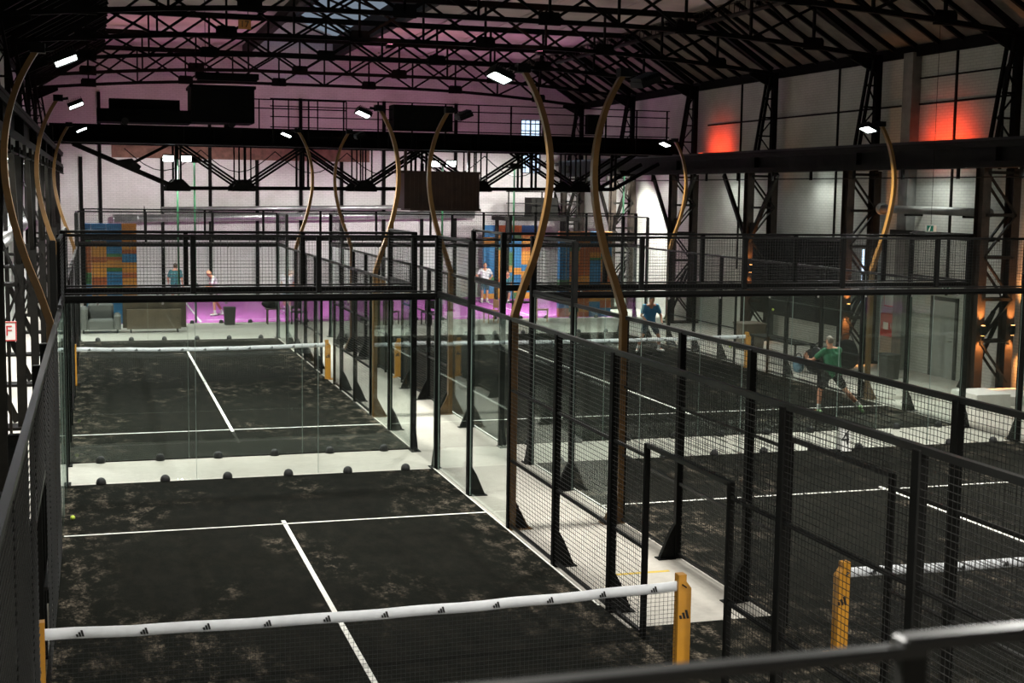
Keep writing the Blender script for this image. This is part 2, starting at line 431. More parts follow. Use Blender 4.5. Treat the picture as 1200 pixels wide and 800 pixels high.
MB().tube([(XW1-.03, 18.55, 1.0), (XW1-.08, 18.55, 1.0), (XW1-.08, 18.68, 1.0)], .012).build('door_handle', 'silver', dr)

# ------------------------------------------------------------------ steel columns, runways, trusses
def lattice(b, p0, p1, q0, q1, n, w=.05):
    p0, p1, q0, q1 = map(Vector, (p0, p1, q0, q1))
    for k in range(n):
        a, c = p0.lerp(p1, k/n), q0.lerp(q1, (k+1)/n); d, e = q0.lerp(q1, k/n), p0.lerp(p1, (k+1)/n)
        if k % 2: b.bar(a, c, w, w*.6)
        else: b.bar(d, e, w, w*.6)
        b.bar(p0.lerp(p1, (k+1)/n), q0.lerp(q1, (k+1)/n), w, w)
ORD = ['first', 'second', 'third', 'fourth', 'fifth', 'sixth', 'seventh', 'eighth']
def column(s, y, i):
    # s=+1: right wall, s=-1: left wall ; inner (runway) leg and outer (wall) leg
    xi = 20.95 if s > 0 else -.95; xo = 21.8 if s > 0 else -1.9
    t = thing('steel_column', '%s dark lattice steel column along the %s wall, counted from the near end' % (ORD[i], 'right brick' if s > 0 else 'left panelled'), 'column', (xi, y, 0), 'lattice columns of the hall')
    b = MB()
    for x in (xi, xo):
        lw = .11 if s > 0 else (.085 if x == xi else .05)
        b = MB(); b.box(x-lw, x+lw, y-.16, y-.14, 0, 5.5); b.box(x-lw, x+lw, y+.14, y+.16, 0, 5.5); b.box(x-.012, x+.012, y-.15, y+.15, 0, 5.5)
        b.build('column_leg', 'column_steel' if s > 0 else 'old_steel', t)
    b = MB(); nl_ = 5 if s > 0 else 2
    lattice(b, (xi, y-.15, .3), (xi, y-.15, 5.4), (xo, y-.15, .3), (xo, y-.15, 5.4), nl_, .07)
    lattice(b, (xi, y+.15, .3), (xi, y+.15, 5.4), (xo, y+.15, .3), (xo, y+.15, 5.4), nl_, .07)
    b.build('lacing', 'old_steel', t)
    b = MB(); b.box(min(xi, xo)-.2, max(xi, xo)+.2, y-.28, y+.28, 0, .06)
    b.build('base_plate', 'old_steel', t)
    # upper shaft, tapering to the truss
    b = MB(); xt = 21.75 if s > 0 else -1.75; xb = 21.15 if s > 0 else -1.15
    b.bar((xt, y, 5.5), (xt, y, 8.75), .16, .2); b.bar((xb, y-.12, 6.1), (xt-s*.22, y-.12, 8.6), .07, .09); b.bar((xb, y+.12, 6.1), (xt-s*.22, y+.12, 8.6), .07, .09)
    lattice(b, (xb, y, 6.1), (xt-s*.22, y, 8.5), (xt, y, 6.1), (xt, y, 8.5), 4, .05)
    b.prism([(xt, 8.2), (xt-s*.9, 8.62), (xt-s*.9, 8.72), (xt, 8.75)], 'y', y-.05, y+.05)
    b.build('upper_shaft', 'truss_steel', t)
    # longitudinal knee braces under the runway
    for d in ((-1, 1) if (s < 0 or i > 2) else ()):
        b = MB(); b.bar((xi, y+d*.12, 3.3), (xi, y+d*1.9, 5.45), .10, .14)
        b.prism([(y, 3.0), (y+d*.5, 3.9), (y, 3.9)], 'x', xi-.01, xi+.01)
        b.build('knee_brace', 'old_steel', t)
    # raking struts from the wall base
    for q in (0, .3): MB().bar((xi+s*.15, y+.5+q, .05), (xo, y+.2+q, 2.0), .08, .1).build('raking_strut', 'old_steel', t)
    return t
for s in (1, -1):
    for i, y in enumerate(COLY): column(s, y, i)
def runway(s):
    x0, x1 = (20.72, 21.18) if s > 0 else (-1.18, -.72)
    t = thing('crane_runway_girder', 'long riveted crane runway girder along the %s wall' % ('right' if s > 0 else 'left'), 'girder', ((x0+x1)/2, 16, 5.5), 'crane runway girders')
    xi = x0 if s > 0 else x1
    b = MB(); b.box(x0, x1, YBK, 47.5, 5.50, 5.56); b.box(x0, x1, YBK, 47.5, 6.08, 6.14)
    b.box((x0+x1)/2-.02, (x0+x1)/2+.02, YBK, 47.5, 5.56, 6.08)
    for k in range(11):
        y = YBK+.6+k*6.15; b.box(x0+.05, x1-.05, y, y+.03, 5.56, 6.08)
    b.box(x0+.02, x0+.05, YBK, 47.5, 5.56, 5.66); b.box(x0+.02, x0+.05, YBK, 47.5, 5.98, 6.08); b.box(x1-.05, x1-.02, YBK, 47.5, 5.56, 5.66); b.box(x1-.05, x1-.02, YBK, 47.5, 5.98, 6.08)
    b.build('plate_girder', 'old_steel', t)
    MB().box((x0+x1)/2-.03, (x0+x1)/2+.03, YBK, 47.5, 6.14, 6.22).build('crane_rail', 'rail_steel', t)
    b = MB(); b.tube([(xi, YBK, 5.28), (xi, 47.5, 5.28)], .018, 6)
    for k in range(26):
        y = YBK+1.5+2.4*k; b.box(xi-.03, xi+.03, y-.04, y+.04, 5.24, 5.5)
    b.build('conductor_bar', 'old_steel', t)
runway(1); runway(-1)

def top_z(x):
    if x < RX0: return EAVE_Z+(RZ-EAVE_Z)*(x-XW0)/(RX0-XW0)-.28
    if x > RX1: return EAVE_Z+(RZ-EAVE_Z)*(XW1-x)/(XW1-RX1)-.28
    return RZ-.2
def bot_z(x):
    d = abs(x-XM)/11.6
    return 9.20-.48*max(0, d-.35)**1.6/(.65**1.6)
def truss(y, i):
    t = thing('roof_truss', '%s dark riveted roof truss from the near end of the hall' % ORD[i], 'truss', (XM, y, 8.7), 'roof trusses')
    xs = [XM-11.6+23.2*k/12 for k in range(13)]
    b = MB()
    for k in range(12): b.bar((xs[k], y, bot_z(xs[k])), (xs[k+1], y, bot_z(xs[k+1])), .14, .12)
    b.build('bottom_chord', 'truss_steel', t)
    b = MB(); cx = [xs[0], RX0, RX1, xs[12]]
    cx = sorted(set(cx))
    for a, c in zip(cx, cx[1:]): b.bar((a, y, max(top_z(a), bot_z(a)+.05)), (c, y, max(top_z(c), bot_z(c)+.05)), .18, .18)
    b.build('top_chord', 'truss_steel', t)
    for k in range(1, 12): MB().bar((xs[k], y, bot_z(xs[k])), (xs[k], y, top_z(xs[k])), .06, .09, (0, 1, 0)).build('vertical_strut', 'truss_steel', t)
    for k in range(1, 11):
        a, c = xs[k], xs[k+1]
        MB().bar((a, y-.03, bot_z(a)), (c, y-.03, top_z(c)), .075, .06, (0, 1, 0)).build('diagonal_brace', 'truss_steel', t); MB().bar((a, y+.03, top_z(a)), (c, y+.03, bot_z(c)), .075, .06, (0, 1, 0)).build('diagonal_brace', 'truss_steel', t)
    for k in range(1, 12, 2):
        x, z = xs[k], bot_z(xs[k]); MB().prism([(x-.30, z-.09), (x+.30, z-.09), (x+.30, z+.17), (x+.24, z+.25), (x-.24, z+.25), (x-.30, z+.17)], 'y', y-.045, y+.045).build('gusset_plate', 'truss_steel', t)
    return t
for i, y in enumerate(COLY): truss(y, i)
cw = thing('roof_catwalk', 'narrow roof catwalk with ladder-like rail along the right slope break', 'catwalk', (19.0, 16, 10.1))
MB().box(18.75, 19.05, YBK, 47, 10.10, 10.16).build('walkway_plank', 'old_steel', cw)
b = MB(); b.bar((18.75, YBK, 10.44), (18.75, 47, 10.44), .03, .03)
for k in range(180): b.box(18.74, 18.76, YBK+k*.35-.012, YBK+k*.35+.012, 10.16, 10.44)
b.build('guard_rail', 'old_steel', cw)
# tie with the number plate
np_ = thing('number_plate', 'small orange plate reading 17 hung on a roof truss', 'sign', (4.7, 27.9, 9.15))
MB().box(4.52, 4.88, 28.14, 28.16, 9.32, 9.58).build('plate', 'orange_plate', np_)
text_mesh('17', .26, 'logo_black', np_, 'lettering', (4.7, 28.135, 9.45))

# ------------------------------------------------------------------ travelling crane
cr = thing('overhead_crane', 'dark travelling bridge crane spanning the hall above the far courts', 'crane', (XM, 36, 6.2))
Y0, Y1 = 35.3, 37.0
for yy in (Y0, Y1):
    b = MB(); b.box(-.9, 20.95, yy-.15, yy+.15, 6.20, 6.24); b.box(-.9, 20.95, yy-.15, yy+.15, 6.78, 6.82); b.box(-.9, 20.95, yy-.02, yy+.02, 6.24, 6.78)
    for k in range(22): b.box(-.6+k, -.57+k, yy-.13, yy+.13, 6.24, 6.78)
    b.build('bridge_girder', 'truss_steel', cr)
    b = MB()
    ch = [(-.2, 6.2), (3.2, 4.75), (18.9, 4.92), (20.7, 5.9)]
    for a, c in zip(ch, ch[1:]): b.bar((a[0], yy, a[1]), (c[0], yy, c[1]), .14, .13)
    b.build('lower_chord', 'truss_steel', cr)
    def lz(x): return 4.75+(x-3.2)*.0108
    nodes = [5.4, 9.6, 13.8, 17.6]
    for x in nodes:
        for d in (-2.1, 2.1):
            for o in (-.09, .09): MB().bar((x+o, yy, lz(x)), (x+d+o, yy, 6.2), .07, .1, (0, 1, 0)).build('diagonal_brace', 'truss_steel', cr)
        for o in (-.28, -.1, .12): MB().bar((x+o+.1, yy, lz(x)), (x+o+.1, yy, 6.2), .045, .06, (0, 1, 0)).build('hanger_bar', 'truss_steel', cr)
    for x in (3.2, 7.5, 11.7, 15.8, 18.9):
        for o in (-.08, .08): MB().bar((x+o, yy, lz(x)), (x+o, yy, 6.2), .07, .08, (0, 1, 0)).build('vertical_strut', 'truss_steel', cr)
    MB().bar((1.6, yy, 5.5), (2.9, yy, 6.2), .1, .1, (0, 1, 0)).build('diagonal_brace', 'truss_steel', cr)
    for x in [3.2]+nodes: MB().prism([(x-.4, lz(x)-.1), (x+.4, lz(x)-.1), (x+.4, lz(x)+.05), (x+.15, lz(x)+.3), (x-.15, lz(x)+.3), (x-.4, lz(x)+.05)], 'y', yy-.08, yy+.08).build('gusset_plate', 'truss_steel', cr)
    MB().prism([(1.2, 5.65), (1.9, 5.3), (2.0, 5.45), (1.7, 5.72)], 'y', yy-.08, yy+.08).build('gusset_plate', 'truss_steel', cr)
MB().box(-.9, 20.95, Y0-.75, Y0-.15, 6.20, 6.25).build('walkway_deck', 'truss_steel', cr)
b = MB()
for z in (6.55, 6.85, 7.2, 7.55, 7.8): b.bar((6.2, Y0-.7, z), (20.8, Y0-.7, z), .035, .035)
b.build('guard_rail', 'truss_steel', cr)
for k in range(13): MB().bar((6.3+1.2*k, Y0-.7, 6.25), (6.3+1.2*k, Y0-.7, 7.8), .05, .05).build('guard_post', 'truss_steel', cr)
for s, x in ((1, -.95), (-1, 20.95)):
    b = MB(); b.box(x-.18, x+.18, Y0-.9, Y1+.9, 6.24, 6.7); b.build('end_truck', 'truss_steel', cr)
    for yy in (Y0-.5, Y1+.5):
        b = MB(); vs = []
        b.tube([(x-.06, yy, 6.42), (x+.06, yy, 6.42)], .19, 16); b.build('wheel', 'rail_steel', cr)
cab = MB(); cab.box(10.75, 13.45, Y0-1.1, Y0+.3, 4.15, 5.42); cab.box(10.6, 13.5, Y0-1.15, Y0+.35, 5.38, 5.46); cab.box(10.95, 13.5, Y0-1.15, Y0+.35, 4.08, 4.17)
for k in range(18): cab.box(10.8+k*.15, 10.82+k*.15, Y0-1.115, Y0-1.1, 4.17, 5.38)
for x in (10.95, 13.25): cab.box(x-.05, x+.05, Y0-.4, Y0-.3, 5.42, 6.2)
cab.build('operator_cab', 'brown_panel', cr)
MB().box(10.4, 12.5, Y0-.95, Y0-.1, 6.85, 7.72).build('switch_cabinet', 'dark_cabinet', cr)
for k in range(6): MB().tube([(1.5+2.6*k+2.6*i/8, Y1+.3, 6.1-.75*math.sin(PI*i/8)) for i in range(9)], .018, 6).build('festoon_cable', 'truss_steel', cr)
MB().box(17.6, 18.2, Y0-.72, Y0-.4, 6.9, 7.6).build('junction_box', 'dark_cabinet', cr)
tr = thing('crane_trolley', 'large dark crane trolley box standing on the bridge crane', 'trolley', (4.7, 36, 6.82))
b = MB(); b.box(3.65, 5.75, 35.2, 37.1, 6.98, 8.12); b.box(3.6, 5.8, 35.15, 37.15, 8.12, 8.22); b.build('housing', 'dark_cabinet', tr)
b = MB(); b.box(.6, 3.65, 35.3, 37.0, 6.92, 7.35); b.box(1.0, 3.3, 35.6, 36.8, 7.35, 7.7); b.build('hoist_drum_frame', 'dark_cabinet', tr)
for x in (1.5, 5.0):
    for yy in (Y0, Y1): MB().tube([(x, yy-.05, 6.94), (x, yy+.05, 6.94)], .12, 14).build('wheel', 'rail_steel', tr)
b = MB()
for z in (7.5, 7.8): b.bar((5.75, 35.2, z), (8.9, 35.2, z), .04, .04)
for k in range(4): b.bar((5.9+k, 35.2, 6.82), (5.9+k, 35.2, 7.8), .04, .04)
b.build('guard_rail', 'truss_steel', tr)
hb = thing('hanging_heater', 'long dark box heater hung under the roof above the crane trolley', 'heater', (4.6, 31, 8.1))
b = MB(); b.box(3.5, 5.4, 30.8, 31.2, 8.1, 8.28); b.box(3.55, 5.35, 30.85, 31.15, 8.05, 8.1); b.build('casing', 'dark_cabinet', hb)
for x in (3.8, 5.1): MB().bar((x, 31, 8.28), (x, 31, 10.66), .02, .02).build('hanger_rod', 'truss_steel', hb)

# ------------------------------------------------------------------ ducts and pipes
t = thing('ventilation_duct', 'silver spiral ventilation duct along the far gable wall', 'duct', (8, 47.4, 3.5))
b = MB(); b.tube([(1.2, 47.4, 3.45), (16.9, 47.4, 3.75)], .17, 16)
for k in range(16): b.tube([(1.2+k*.98, 47.4, 3.45+.0191*k*.98), (1.25+k*.98, 47.4, 3.45+.0191*k*.98)], .18, 16)
b.build('duct_pipe', 'galvanised', t, True)
b = MB()
for k in range(6): x = 2.5+2.7*k; b.bar((x, 47.4, 3.6), (x, 48, 3.95), .03, .03)
b.build('bracket', 'old_steel', t)
tag(MB().tube([(3.2, 47.6, 3.85), (17.2, 47.6, 4.1)], .10, 12).build('water_pipe', 'galvanised', None, True), 'slimmer grey pipe above the silver duct on the far wall', 'pipe')
t = thing('ventilation_duct', 'silver duct along the left wall behind the lattice columns', 'duct', (-1.9, 26, 3.3), )
MB().tube([(-1.9, 13, 3.1), (-1.9, 46.5, 3.55), (-1.4, 47.4, 3.55)], .2, 14).build('duct_pipe', 'galvanised', t, True)
MB().box(-2.1, -1.75, 13, 46.5, 3.42, 3.5).build('cable_tray', 'grey_pipe', t)
t = thing('heating_pipe', 'thick grey pipe with flanged end on the right wall below the runway', 'pipe', (21.6, 19.5, 4.45))
b = MB(); b.tube([(21.62, 16.6, 4.42), (21.62, 21.4, 4.45)], .11, 14); b.tube([(21.62, 21.4, 4.45), (21.62, 21.5, 4.45)], .17, 14); b.build('pipe', 'grey_pipe', t, True)
b = MB()
for y in (17.6, 20.2): b.box(21.55, 22.1, y-.03, y+.03, 4.27, 4.33)
b.build('bracket', 'old_steel', t)
t = MB(); t.box(21.3, 21.8, 16.4, 20.5, 3.72, 3.82); t.box(21.3, 21.36, 16.4, 20.5, 3.82, 3.9)
tag(t.build('service_ledge', 'old_steel'), 'dark steel service ledge under the grey heating pipe', 'ledge')
# far pipe platform at the corner of far and right wall
t = thing('service_platform', 'rusty steel service platform on posts near the far right corner', 'platform', (19, 44.5, 0))
MB().box(17.2, 20.7, 43.6, 45.6, 3.55, 3.72).build('deck', 'old_steel', t)
for x in (17.4, 20.5):
    for y in (43.8, 45.4): MB().box(x-.07, x+.07, y-.07, y+.07, 0, 3.55).build('post', 'old_steel', t)
b = MB()
for x in (17.4, 18.9, 20.5): b.bar((x, 43.7, 3.7), (x, 43.7, 4.8), .05, .05)
b.bar((17.3, 43.7, 4.8), (20.6, 43.7, 4.8), .05, .05); b.bar((17.3, 43.7, 4.3), (20.6, 43.7, 4.3), .04, .04); b.build('guard_rail', 'old_steel', t)
b = MB(); b.box(18.6, 19.8, 44.2, 45.2, 3.72, 4.55); b.build('machine_housing', 'old_steel', t)

# ------------------------------------------------------------------ turf and lines
def court(name, x0, x1, y0, y1, net, label, lines, mat='black_turf'):
    t = thing(name, label, 'court turf', ((x0+x1)/2, net, 0))
    MB().box(x0, x1, y0+.07, y1-.07, 0, .014).build('turf', mat, t)
    for nm, (a, b_, c, d) in lines: MB().box(a, b_, c, d, .0145, .0175).build(nm, 'white_line', t)
    return t
def std_lines(x0, x1, net, near=True, far=True):
    L = []; xm = (x0+x1)/2
    for s, on in ((1, far), (-1, near)):
        if not on: continue
        y = net+s*6.95
        L.append(('service_line', (x0, x1, y-.025, y+.025)))
        a, c = sorted((net+s*.05, net+s*7.15)); L.append(('center_line', (xm-.03, xm+.03, a, c)))
    return L
court('court_turf', -.05, 6.02, -10.28, YW+.05, 0, 'black sand-dusted turf of the narrow near court with its white lines', std_lines(0, 6, 0)+[('side_line', (5.985, 6.012, 2.2, YW))])
court('court_turf', -.05, 6.02, YB-.05, YE, NETB, 'black turf of the narrow far court behind the near glass wall', std_lines(0, 6, NETB))
court('court_turf', 7.81, 17.81, -10.28, YW+.1, 0, 'black turf of the wide near court behind the right-hand fences', std_lines(7.81, 17.81, 0)+[('side_line', (7.81, 7.84, 2.2, YW))], 'black_turf_wide')
court('court_turf', 7.81, 17.81, YB, YE, NETB, 'black turf of the wide far court where the two players stand', std_lines(7.81, 17.81, NETB)+[('side_line', (7.81, 7.85, YB, YE))], 'black_turf_wide')
court('court_turf', 0.2, 20.4, 36.95, 47.2, 42, 'magenta turf of the bright court at the far end', [('side_line', (0.4, 20.2, 38.0, 38.06)), ('center_line', (10.3, 10.36, 38, 46)), ('service_line', (4.0, 4.06, 37.2, 46.8)), ('service_line', (16.6, 16.66, 37.2, 46.8))], 'magenta_turf')
tag(MB().box(6.02, 7.79, -1.35, 1.35, 0, .012).build('turf_crossing', 'black_turf'), 'black turf crossing between the two near net posts', 'turf')
tag(MB().box(6.6, 7.4, 3.35, 3.42, 0, .003).build('floor_tape', 'yellow_tape'), 'yellow tape mark across the concrete aisle', 'floor tape')

# ------------------------------------------------------------------ fences and glass walls
PITCHW = .055
def wires(b, axis, c, a0, a1, z0, z1, side=1):
    # welded wire panel in the plane axis=c ; horizontal wires sit on the court side
    n = max(1, round((a1-a0)/PITCHW)); mz = max(1, round((z1-z0)/PITCHW)); w = .0042
    for k in range(1, n):
        a = a0+(a1-a0)*k/n
        if axis == 'x': b.bar((c, a, z0), (c, a, z1), w*.85, w*.85, caps=False)
        else: b.bar((a, c, z0), (a, c, z1), w*.85, w*.85, caps=False)
    for k in range(1, mz):
        z = z0+(z1-z0)*k/mz
        if axis == 'x': b.bar((c+side*.004, a0, z), (c+side*.004, a1, z), w*1.15, w*1.15, caps=False)
        else: b.bar((a0, c+side*.004, z), (a1, c+side*.004, z), w*1.15, w*1.15, caps=False)
def post_x(parent, x, y, h, out, foot=True, w=.085, d=.10):
    b = MB(); b.cbox(x-w/2, x+w/2, y-d/2, y+d/2, 0, h, .008); b.build('post', 'black_steel', parent)
    if foot:
        b = MB(); xo = x+out*w/2
        b.prism([(xo, .012), (xo+out*.20, .012), (xo+out*.20, .04), (xo+out*.07, .34), (xo, .46)][::int(out)], 'y', y-.035, y+.035)
        b.box(min(xo, xo+out*.24), max(xo, xo+out*.24), y-.08, y+.08, 0, .012); b.build('foot_bracket', 'black_steel', parent)
def dome(parent, x, y):
    MB().lathe([(.078, 0), (.08, .03), (.077, .055), (.068, .08), (.052, .101), (.03, .115), (.01, .12)], 16, (x, y, 0)).build('anchor_foot', 'rubber_black', parent, True)
def side_fence(x, out, ys, segs, label, group='side fences of the courts', domes=(), nofoot=(), off=0.):
    """segs: (ya, yb, kind) kind: glass4 / glass3 / mesh3 / gate"""
    lo = min(min(s[0], s[1]) for s in segs); hi = max(max(s[0], s[1]) for s in segs)
    t = thing('court_side_fence', label, 'court fence', (x, (lo+hi)/2, 0), group)
    for y, h in ys: post_x(t, x+out*off, y, h, out, foot=(y not in nofoot))
    inn = x
    for ya, yb, kind in segs:
        ya, yb = min(ya, yb), max(ya, yb)
        def rail(z, w=.045): MB().bar((inn, ya, z), (inn, yb, z), w, w).build('rail', 'rail_steel', t)
        if kind.startswith('glass'):
            hgt = 3.0
            MB().box(x-.006, x+.006, ya+.06, yb-.06, .02, hgt-.03).build('glass_panel', 'court_glass', t)
            e = MB()
            e.box(x-.006, x+.006, ya+.055, ya+.06, .02, hgt-.03); e.box(x-.006, x+.006, yb-.06, yb-.055, .02, hgt-.03); e.build('glass_edge', 'glass_edge', t)
            rail(3.0, .055)
            if kind == 'glass4':
                rail(4.0); rail(3.06)
                b = MB(); wires(b, 'x', x-out*.02, ya+.05, yb-.05, 3.08, 4.0, -out); b.build('mesh_panel', 'fence_wire', t)
        elif kind == 'mesh3':
            for z in (.06, 1.0, 2.0): rail(z, .035)
            rail(3.0, .055)
            b = MB(); wires(b, 'x', x-out*.02, ya+.05, yb-.05, .06, 3.0, -out); b.build('mesh_panel', 'fence_wire', t)
        elif kind == 'gate':
            rail(2.12, .045); rail(3.0, .055)
            b = MB(); wires(b, 'x', x-out*.02, ya+.05, yb-.05, 2.12, 3.0, -out); b.build('mesh_panel', 'fence_wire', t)
    for y in domes: dome(t, x-out*.0, y)
    return t
def gate_posts(t, x, ys):
    for y in ys:
        b = MB(); b.cbox(x-.03, x+.03, y-.03, y+.03, 0, 2.14, .006); b.build('gate_post', 'black_steel', t)
def end_wall(x0, x1, y, out, npan, label, group='glass end walls of the courts', mesh_n=None):
    t = thing('glass_end_wall', label, 'court glass wall', ((x0+x1)/2, y, 0), group)
    for i, x in enumerate((x0, x1)):
        b = MB(); b.cbox(x-.05, x+.05, y-.055, y+.055, 0, 4.02, .008); b.build('corner_post', 'black_steel', t)
        b = MB(); o = y+out*.055
        b.prism([(o, 0.01), (o+out*.2, 0.01), (o+out*.2, .04), (o+out*.06, .34), (o, .46)][::int(-out)], 'x', x-.035, x+.035)
        b.box(x-.09, x+.09, min(y, o+out*.22), max(y, o+out*.22), 0, .012); b.build('foot_bracket', 'black_steel', t)
    b = MB(); b.box(x0+.05, x1-.05, y-.05, y+.05, 2.975, 3.045); b.box(x0+.05, x1-.05, y-.018, y+.018, 2.93, 2.975); b.build('head_beam', 'black_steel', t)
    pw = (x1-x0-.1)/npan
    for k in range(npan):
        a = x0+.05+pw*k
        MB().box(a+.004, a+pw-.004, y-.006, y+.006, .03, 2.93).build('glass_panel', 'court_glass', t)
        e = MB(); e.box(a+.0015, a+.004, y-.006, y+.006, .03, 2.93); e.box(a+pw-.004, a+pw-.0015, y-.006, y+.006, .03, 2.93); e.build('glass_edge', 'glass_edge', t)
        for f in (.25, .75):
            xx = a+pw*f; dome(t, xx, y)
            b = MB(); b.tube([(xx, y-.012, 2.915), (xx, y-.03, 2.915)], .022, 10); b.build('glass_clamp', 'silver', t)
    mn = mesh_n or npan; mw = (x1-x0)/mn
    MB().bar((x0, y, 4.0), (x1, y, 4.0), .045, .045).build('top_rail', 'rail_steel', t); rails = MB(); rails.bar((x0, y, 3.075), (x1, y, 3.075), .03, .03)
    rails.build('bottom_rail', 'rail_steel', t)
    for k in range(mn):
        if k:
            b = MB(); b.cbox(x0+mw*k-.04, x0+mw*k+.04, y-.04, y+.04, 3.07, 4.0, .006); b.build('mesh_post', 'black_steel', t)
        b = MB(); wires(b, 'y', y-out*.02, x0+mw*k+.05, x0+mw*(k+1)-.05, 3.1, 4.0, -out); b.build('mesh_panel', 'fence_wire', t)
    return t
end_wall(FL, FR, YW, 1, 3, 'near glass end wall of the narrow near court, three panes with mesh above')
end_wall(FL, FR, YB, -1, 3, 'second glass wall across the white gap, closing the narrow far court')
end_wall(CL, CR, YW, 1, 5, 'glass end wall at the back of the wide near court')
end_wall(CL, CR, YB, -1, 5, 'glass wall in front of the wide far court behind the white gap')
end_wall(FL, FR, YE, 1, 3, 'far glass end wall of the narrow far court, by the sofa')
end_wall(CL, CR, YE, 1, 5, 'far glass end wall of the wide far court, in front of the magenta court')
end_wall(0.1, 20.5, 36.9, -1, 10, 'glass fence along the near edge of the magenta court')

near_posts = [(8.15, 4.0), (5.95, 3.0), (3.95, 3.0), (1.98, 3.0), (-1.98, 3.0), (-3.95, 3.0), (-5.95, 3.0)]
near_segs = [(YW-.05, 8.15, 'glass4'), (8.15, 5.95, 'glass3'), (5.95, 3.95, 'mesh3'), (3.95, 1.98, 'mesh3'), (1.98, 1.0, 'mesh3'), (1.0, -1.0, 'gate'),
             (-1.0, -1.98, 'mesh3'), (-1.98, -3.95, 'mesh3'), (-3.95, -5.95, 'mesh3')]
t = side_fence(FR, 1, near_posts, near_segs, 'black mesh side fence on the right of the narrow near court, beside the concrete aisle'); gate_posts(t, FR, (1.0, -1.0))
t = side_fence(FL+.03, -1, near_posts+[(-7.95, 3.0)], near_segs+[(-5.95, -7.95, 'mesh3')], 'black mesh side fence on the left of the narrow near court, seen nearly edge-on', off=.075); gate_posts(t, FL-.02, (1.0, -1.0))
t = side_fence(CL, -1, near_posts, near_segs, 'black mesh side fence on the left of the wide near court, beyond the aisle'); gate_posts(t, CL, (1.0, -1.0))
side_fence(CR, 1, near_posts[:2], near_segs[:2], 'glass corner of the right side fence of the wide near court')
def far_fence(x, out, label):
    ps, sg = [], []
    M = NETB
    for d in (7.6, 5.7, 3.8, 2.0):
        for s in (-1, 1): ps.append((M+s*d, 4.0 if d > 7 else 3.0))
    for s in (-1, 1):
        e = YB+.05 if s < 0 else YE-.05
        sg += [(M+s*7.6, e, 'glass4'), (M+s*7.6, M+s*5.7, 'glass3'), (M+s*5.7, M+s*3.8, 'mesh3'), (M+s*3.8, M+s*2.0, 'mesh3'), (M+s*2.0, M+s*1.0, 'mesh3')]
    sg.append((M-1, M+1, 'gate'))
    t = side_fence(x, out, ps, sg, label); gate_posts(t, x, (M-1, M+1)); return t
far_fence(FR, 1, 'side fence on the right of the narrow far court with glass at both ends')
far_fence(FL, -1, 'side fence on the left of the narrow far court')
far_fence(CL, -1, 'side fence on the left of the wide far court, beyond the aisle')
far_fence(CR, 1, 'side fence on the right of the wide far court, towards the brick wall')

# ------------------------------------------------------------------ nets
def logo(b, x, y, z, h, axis='y', s=1):
    # three slanted bars of growing height
    for k, hh in enumerate((.42, .72, 1.0)):
        w = h*.30; x0 = x-h*.62+k*h*.42; sl = -.28*h*hh
        q = [(x0, z), (x0+w, z), (x0+w+sl, z+h*hh), (x0+sl, z+h*hh)]
        b.prism(q, axis, y, y-.0015)
def net(x0, x1, y, label, nl, post_label):
    t = thing('padel_net', label, 'net', ((x0+x1)/2, y, 0), 'court nets')
    N = 24
    def tz(x):
        f = (x-x0)/(x1-x0); return .93-.05*(1-(2*f-1)**2)+.004*math.sin(f*37)
    b = MB(); vs, fs = [], []
    for k in range(N+1):
        x = x0+(x1-x0)*k/N; z = tz(x); wv = .004*math.sin(k*1.9)
        vs += [(x, y-.014+wv, z-.10), (x, y-.012+wv, z-.01), (x, y+wv, z), (x, y+.012+wv, z-.01), (x, y+.014+wv, z-.10)]
    for k in range(N):
        for j in range(4): a = k*5+j; fs.append((a, a+1, a+6, a+5))
        fs.append((k*5+4, k*5, k*5+5, k*5+9))
    fs += [tuple(range(5)), tuple(reversed(range(N*5, N*5+5)))]
    b.add(vs, fs); b.build('net_tape', 'white_vinyl', t, True)
    b = MB()
    for k in range(nl):
        x = x0+(x1-x0)*(k+.55)/nl; logo(b, x, y-.021, tz(x)-.082, .058)
    b.build('tape_logo', 'logo_black', t)
    b = MB(); P = .045; n = int((x1-x0)/P)
    for k in range(n+1):
        x = x0+(x1-x0)*k/n; b.bar((x, y, .02), (x, y, tz(x)-.09), .0028, .0028, caps=False)
    for k in range(1, 19):
        z = .02+k*.043
        b.bar((x0, y, z+.02), ((x0+x1)/2, y, z*.985), .0028, .0028, caps=False); b.bar(((x0+x1)/2, y, z*.985), (x1, y, z+.02), .0028, .0028, caps=False)
    b.build('net_mesh', 'net_cord', t)
    for s, x in ((-1, x0), (1, x1)):
        b = MB(); w = .14
        q = [(x, .012), (x+s*w, .012), (x+s*w, .86), (x+s*.085, .93), (x+s*.085, 1.0), (x, 1.0)]
        b.prism(q[::-s], 'y', y-.05, y+.05); b.box(min(x, x+s*w)-.06, max(x, x+s*w)+.06, y-.12, y+.12, 0, .014)
        p = b.build('net_post', 'net_ochre', t)
        b = MB(); logo(b, x+s*w*.55, y-.052, .55, .09); b.build('post_logo', 'logo_black', p)
        MB().tube([(x+s*.04, y-.05, .9), (x+s*.04, y-.085, .9), (x+s*.07, y-.085, .88)], .008, 6).build('winch_handle', 'rail_steel', p)
    return t
net(.0, 5.98, 0, 'nearest net across the narrow court with white printed tape and ochre posts', 11, '')
net(7.92, 17.7, 0, 'net of the wide near court seen through the right-hand fences', 18, '')
net(.0, 5.98, NETB, 'net of the narrow far court behind two glass walls', 11, '')
net(7.92, 17.7, NETB, 'net of the wide far court in front of the blue-shirted player', 18, '')

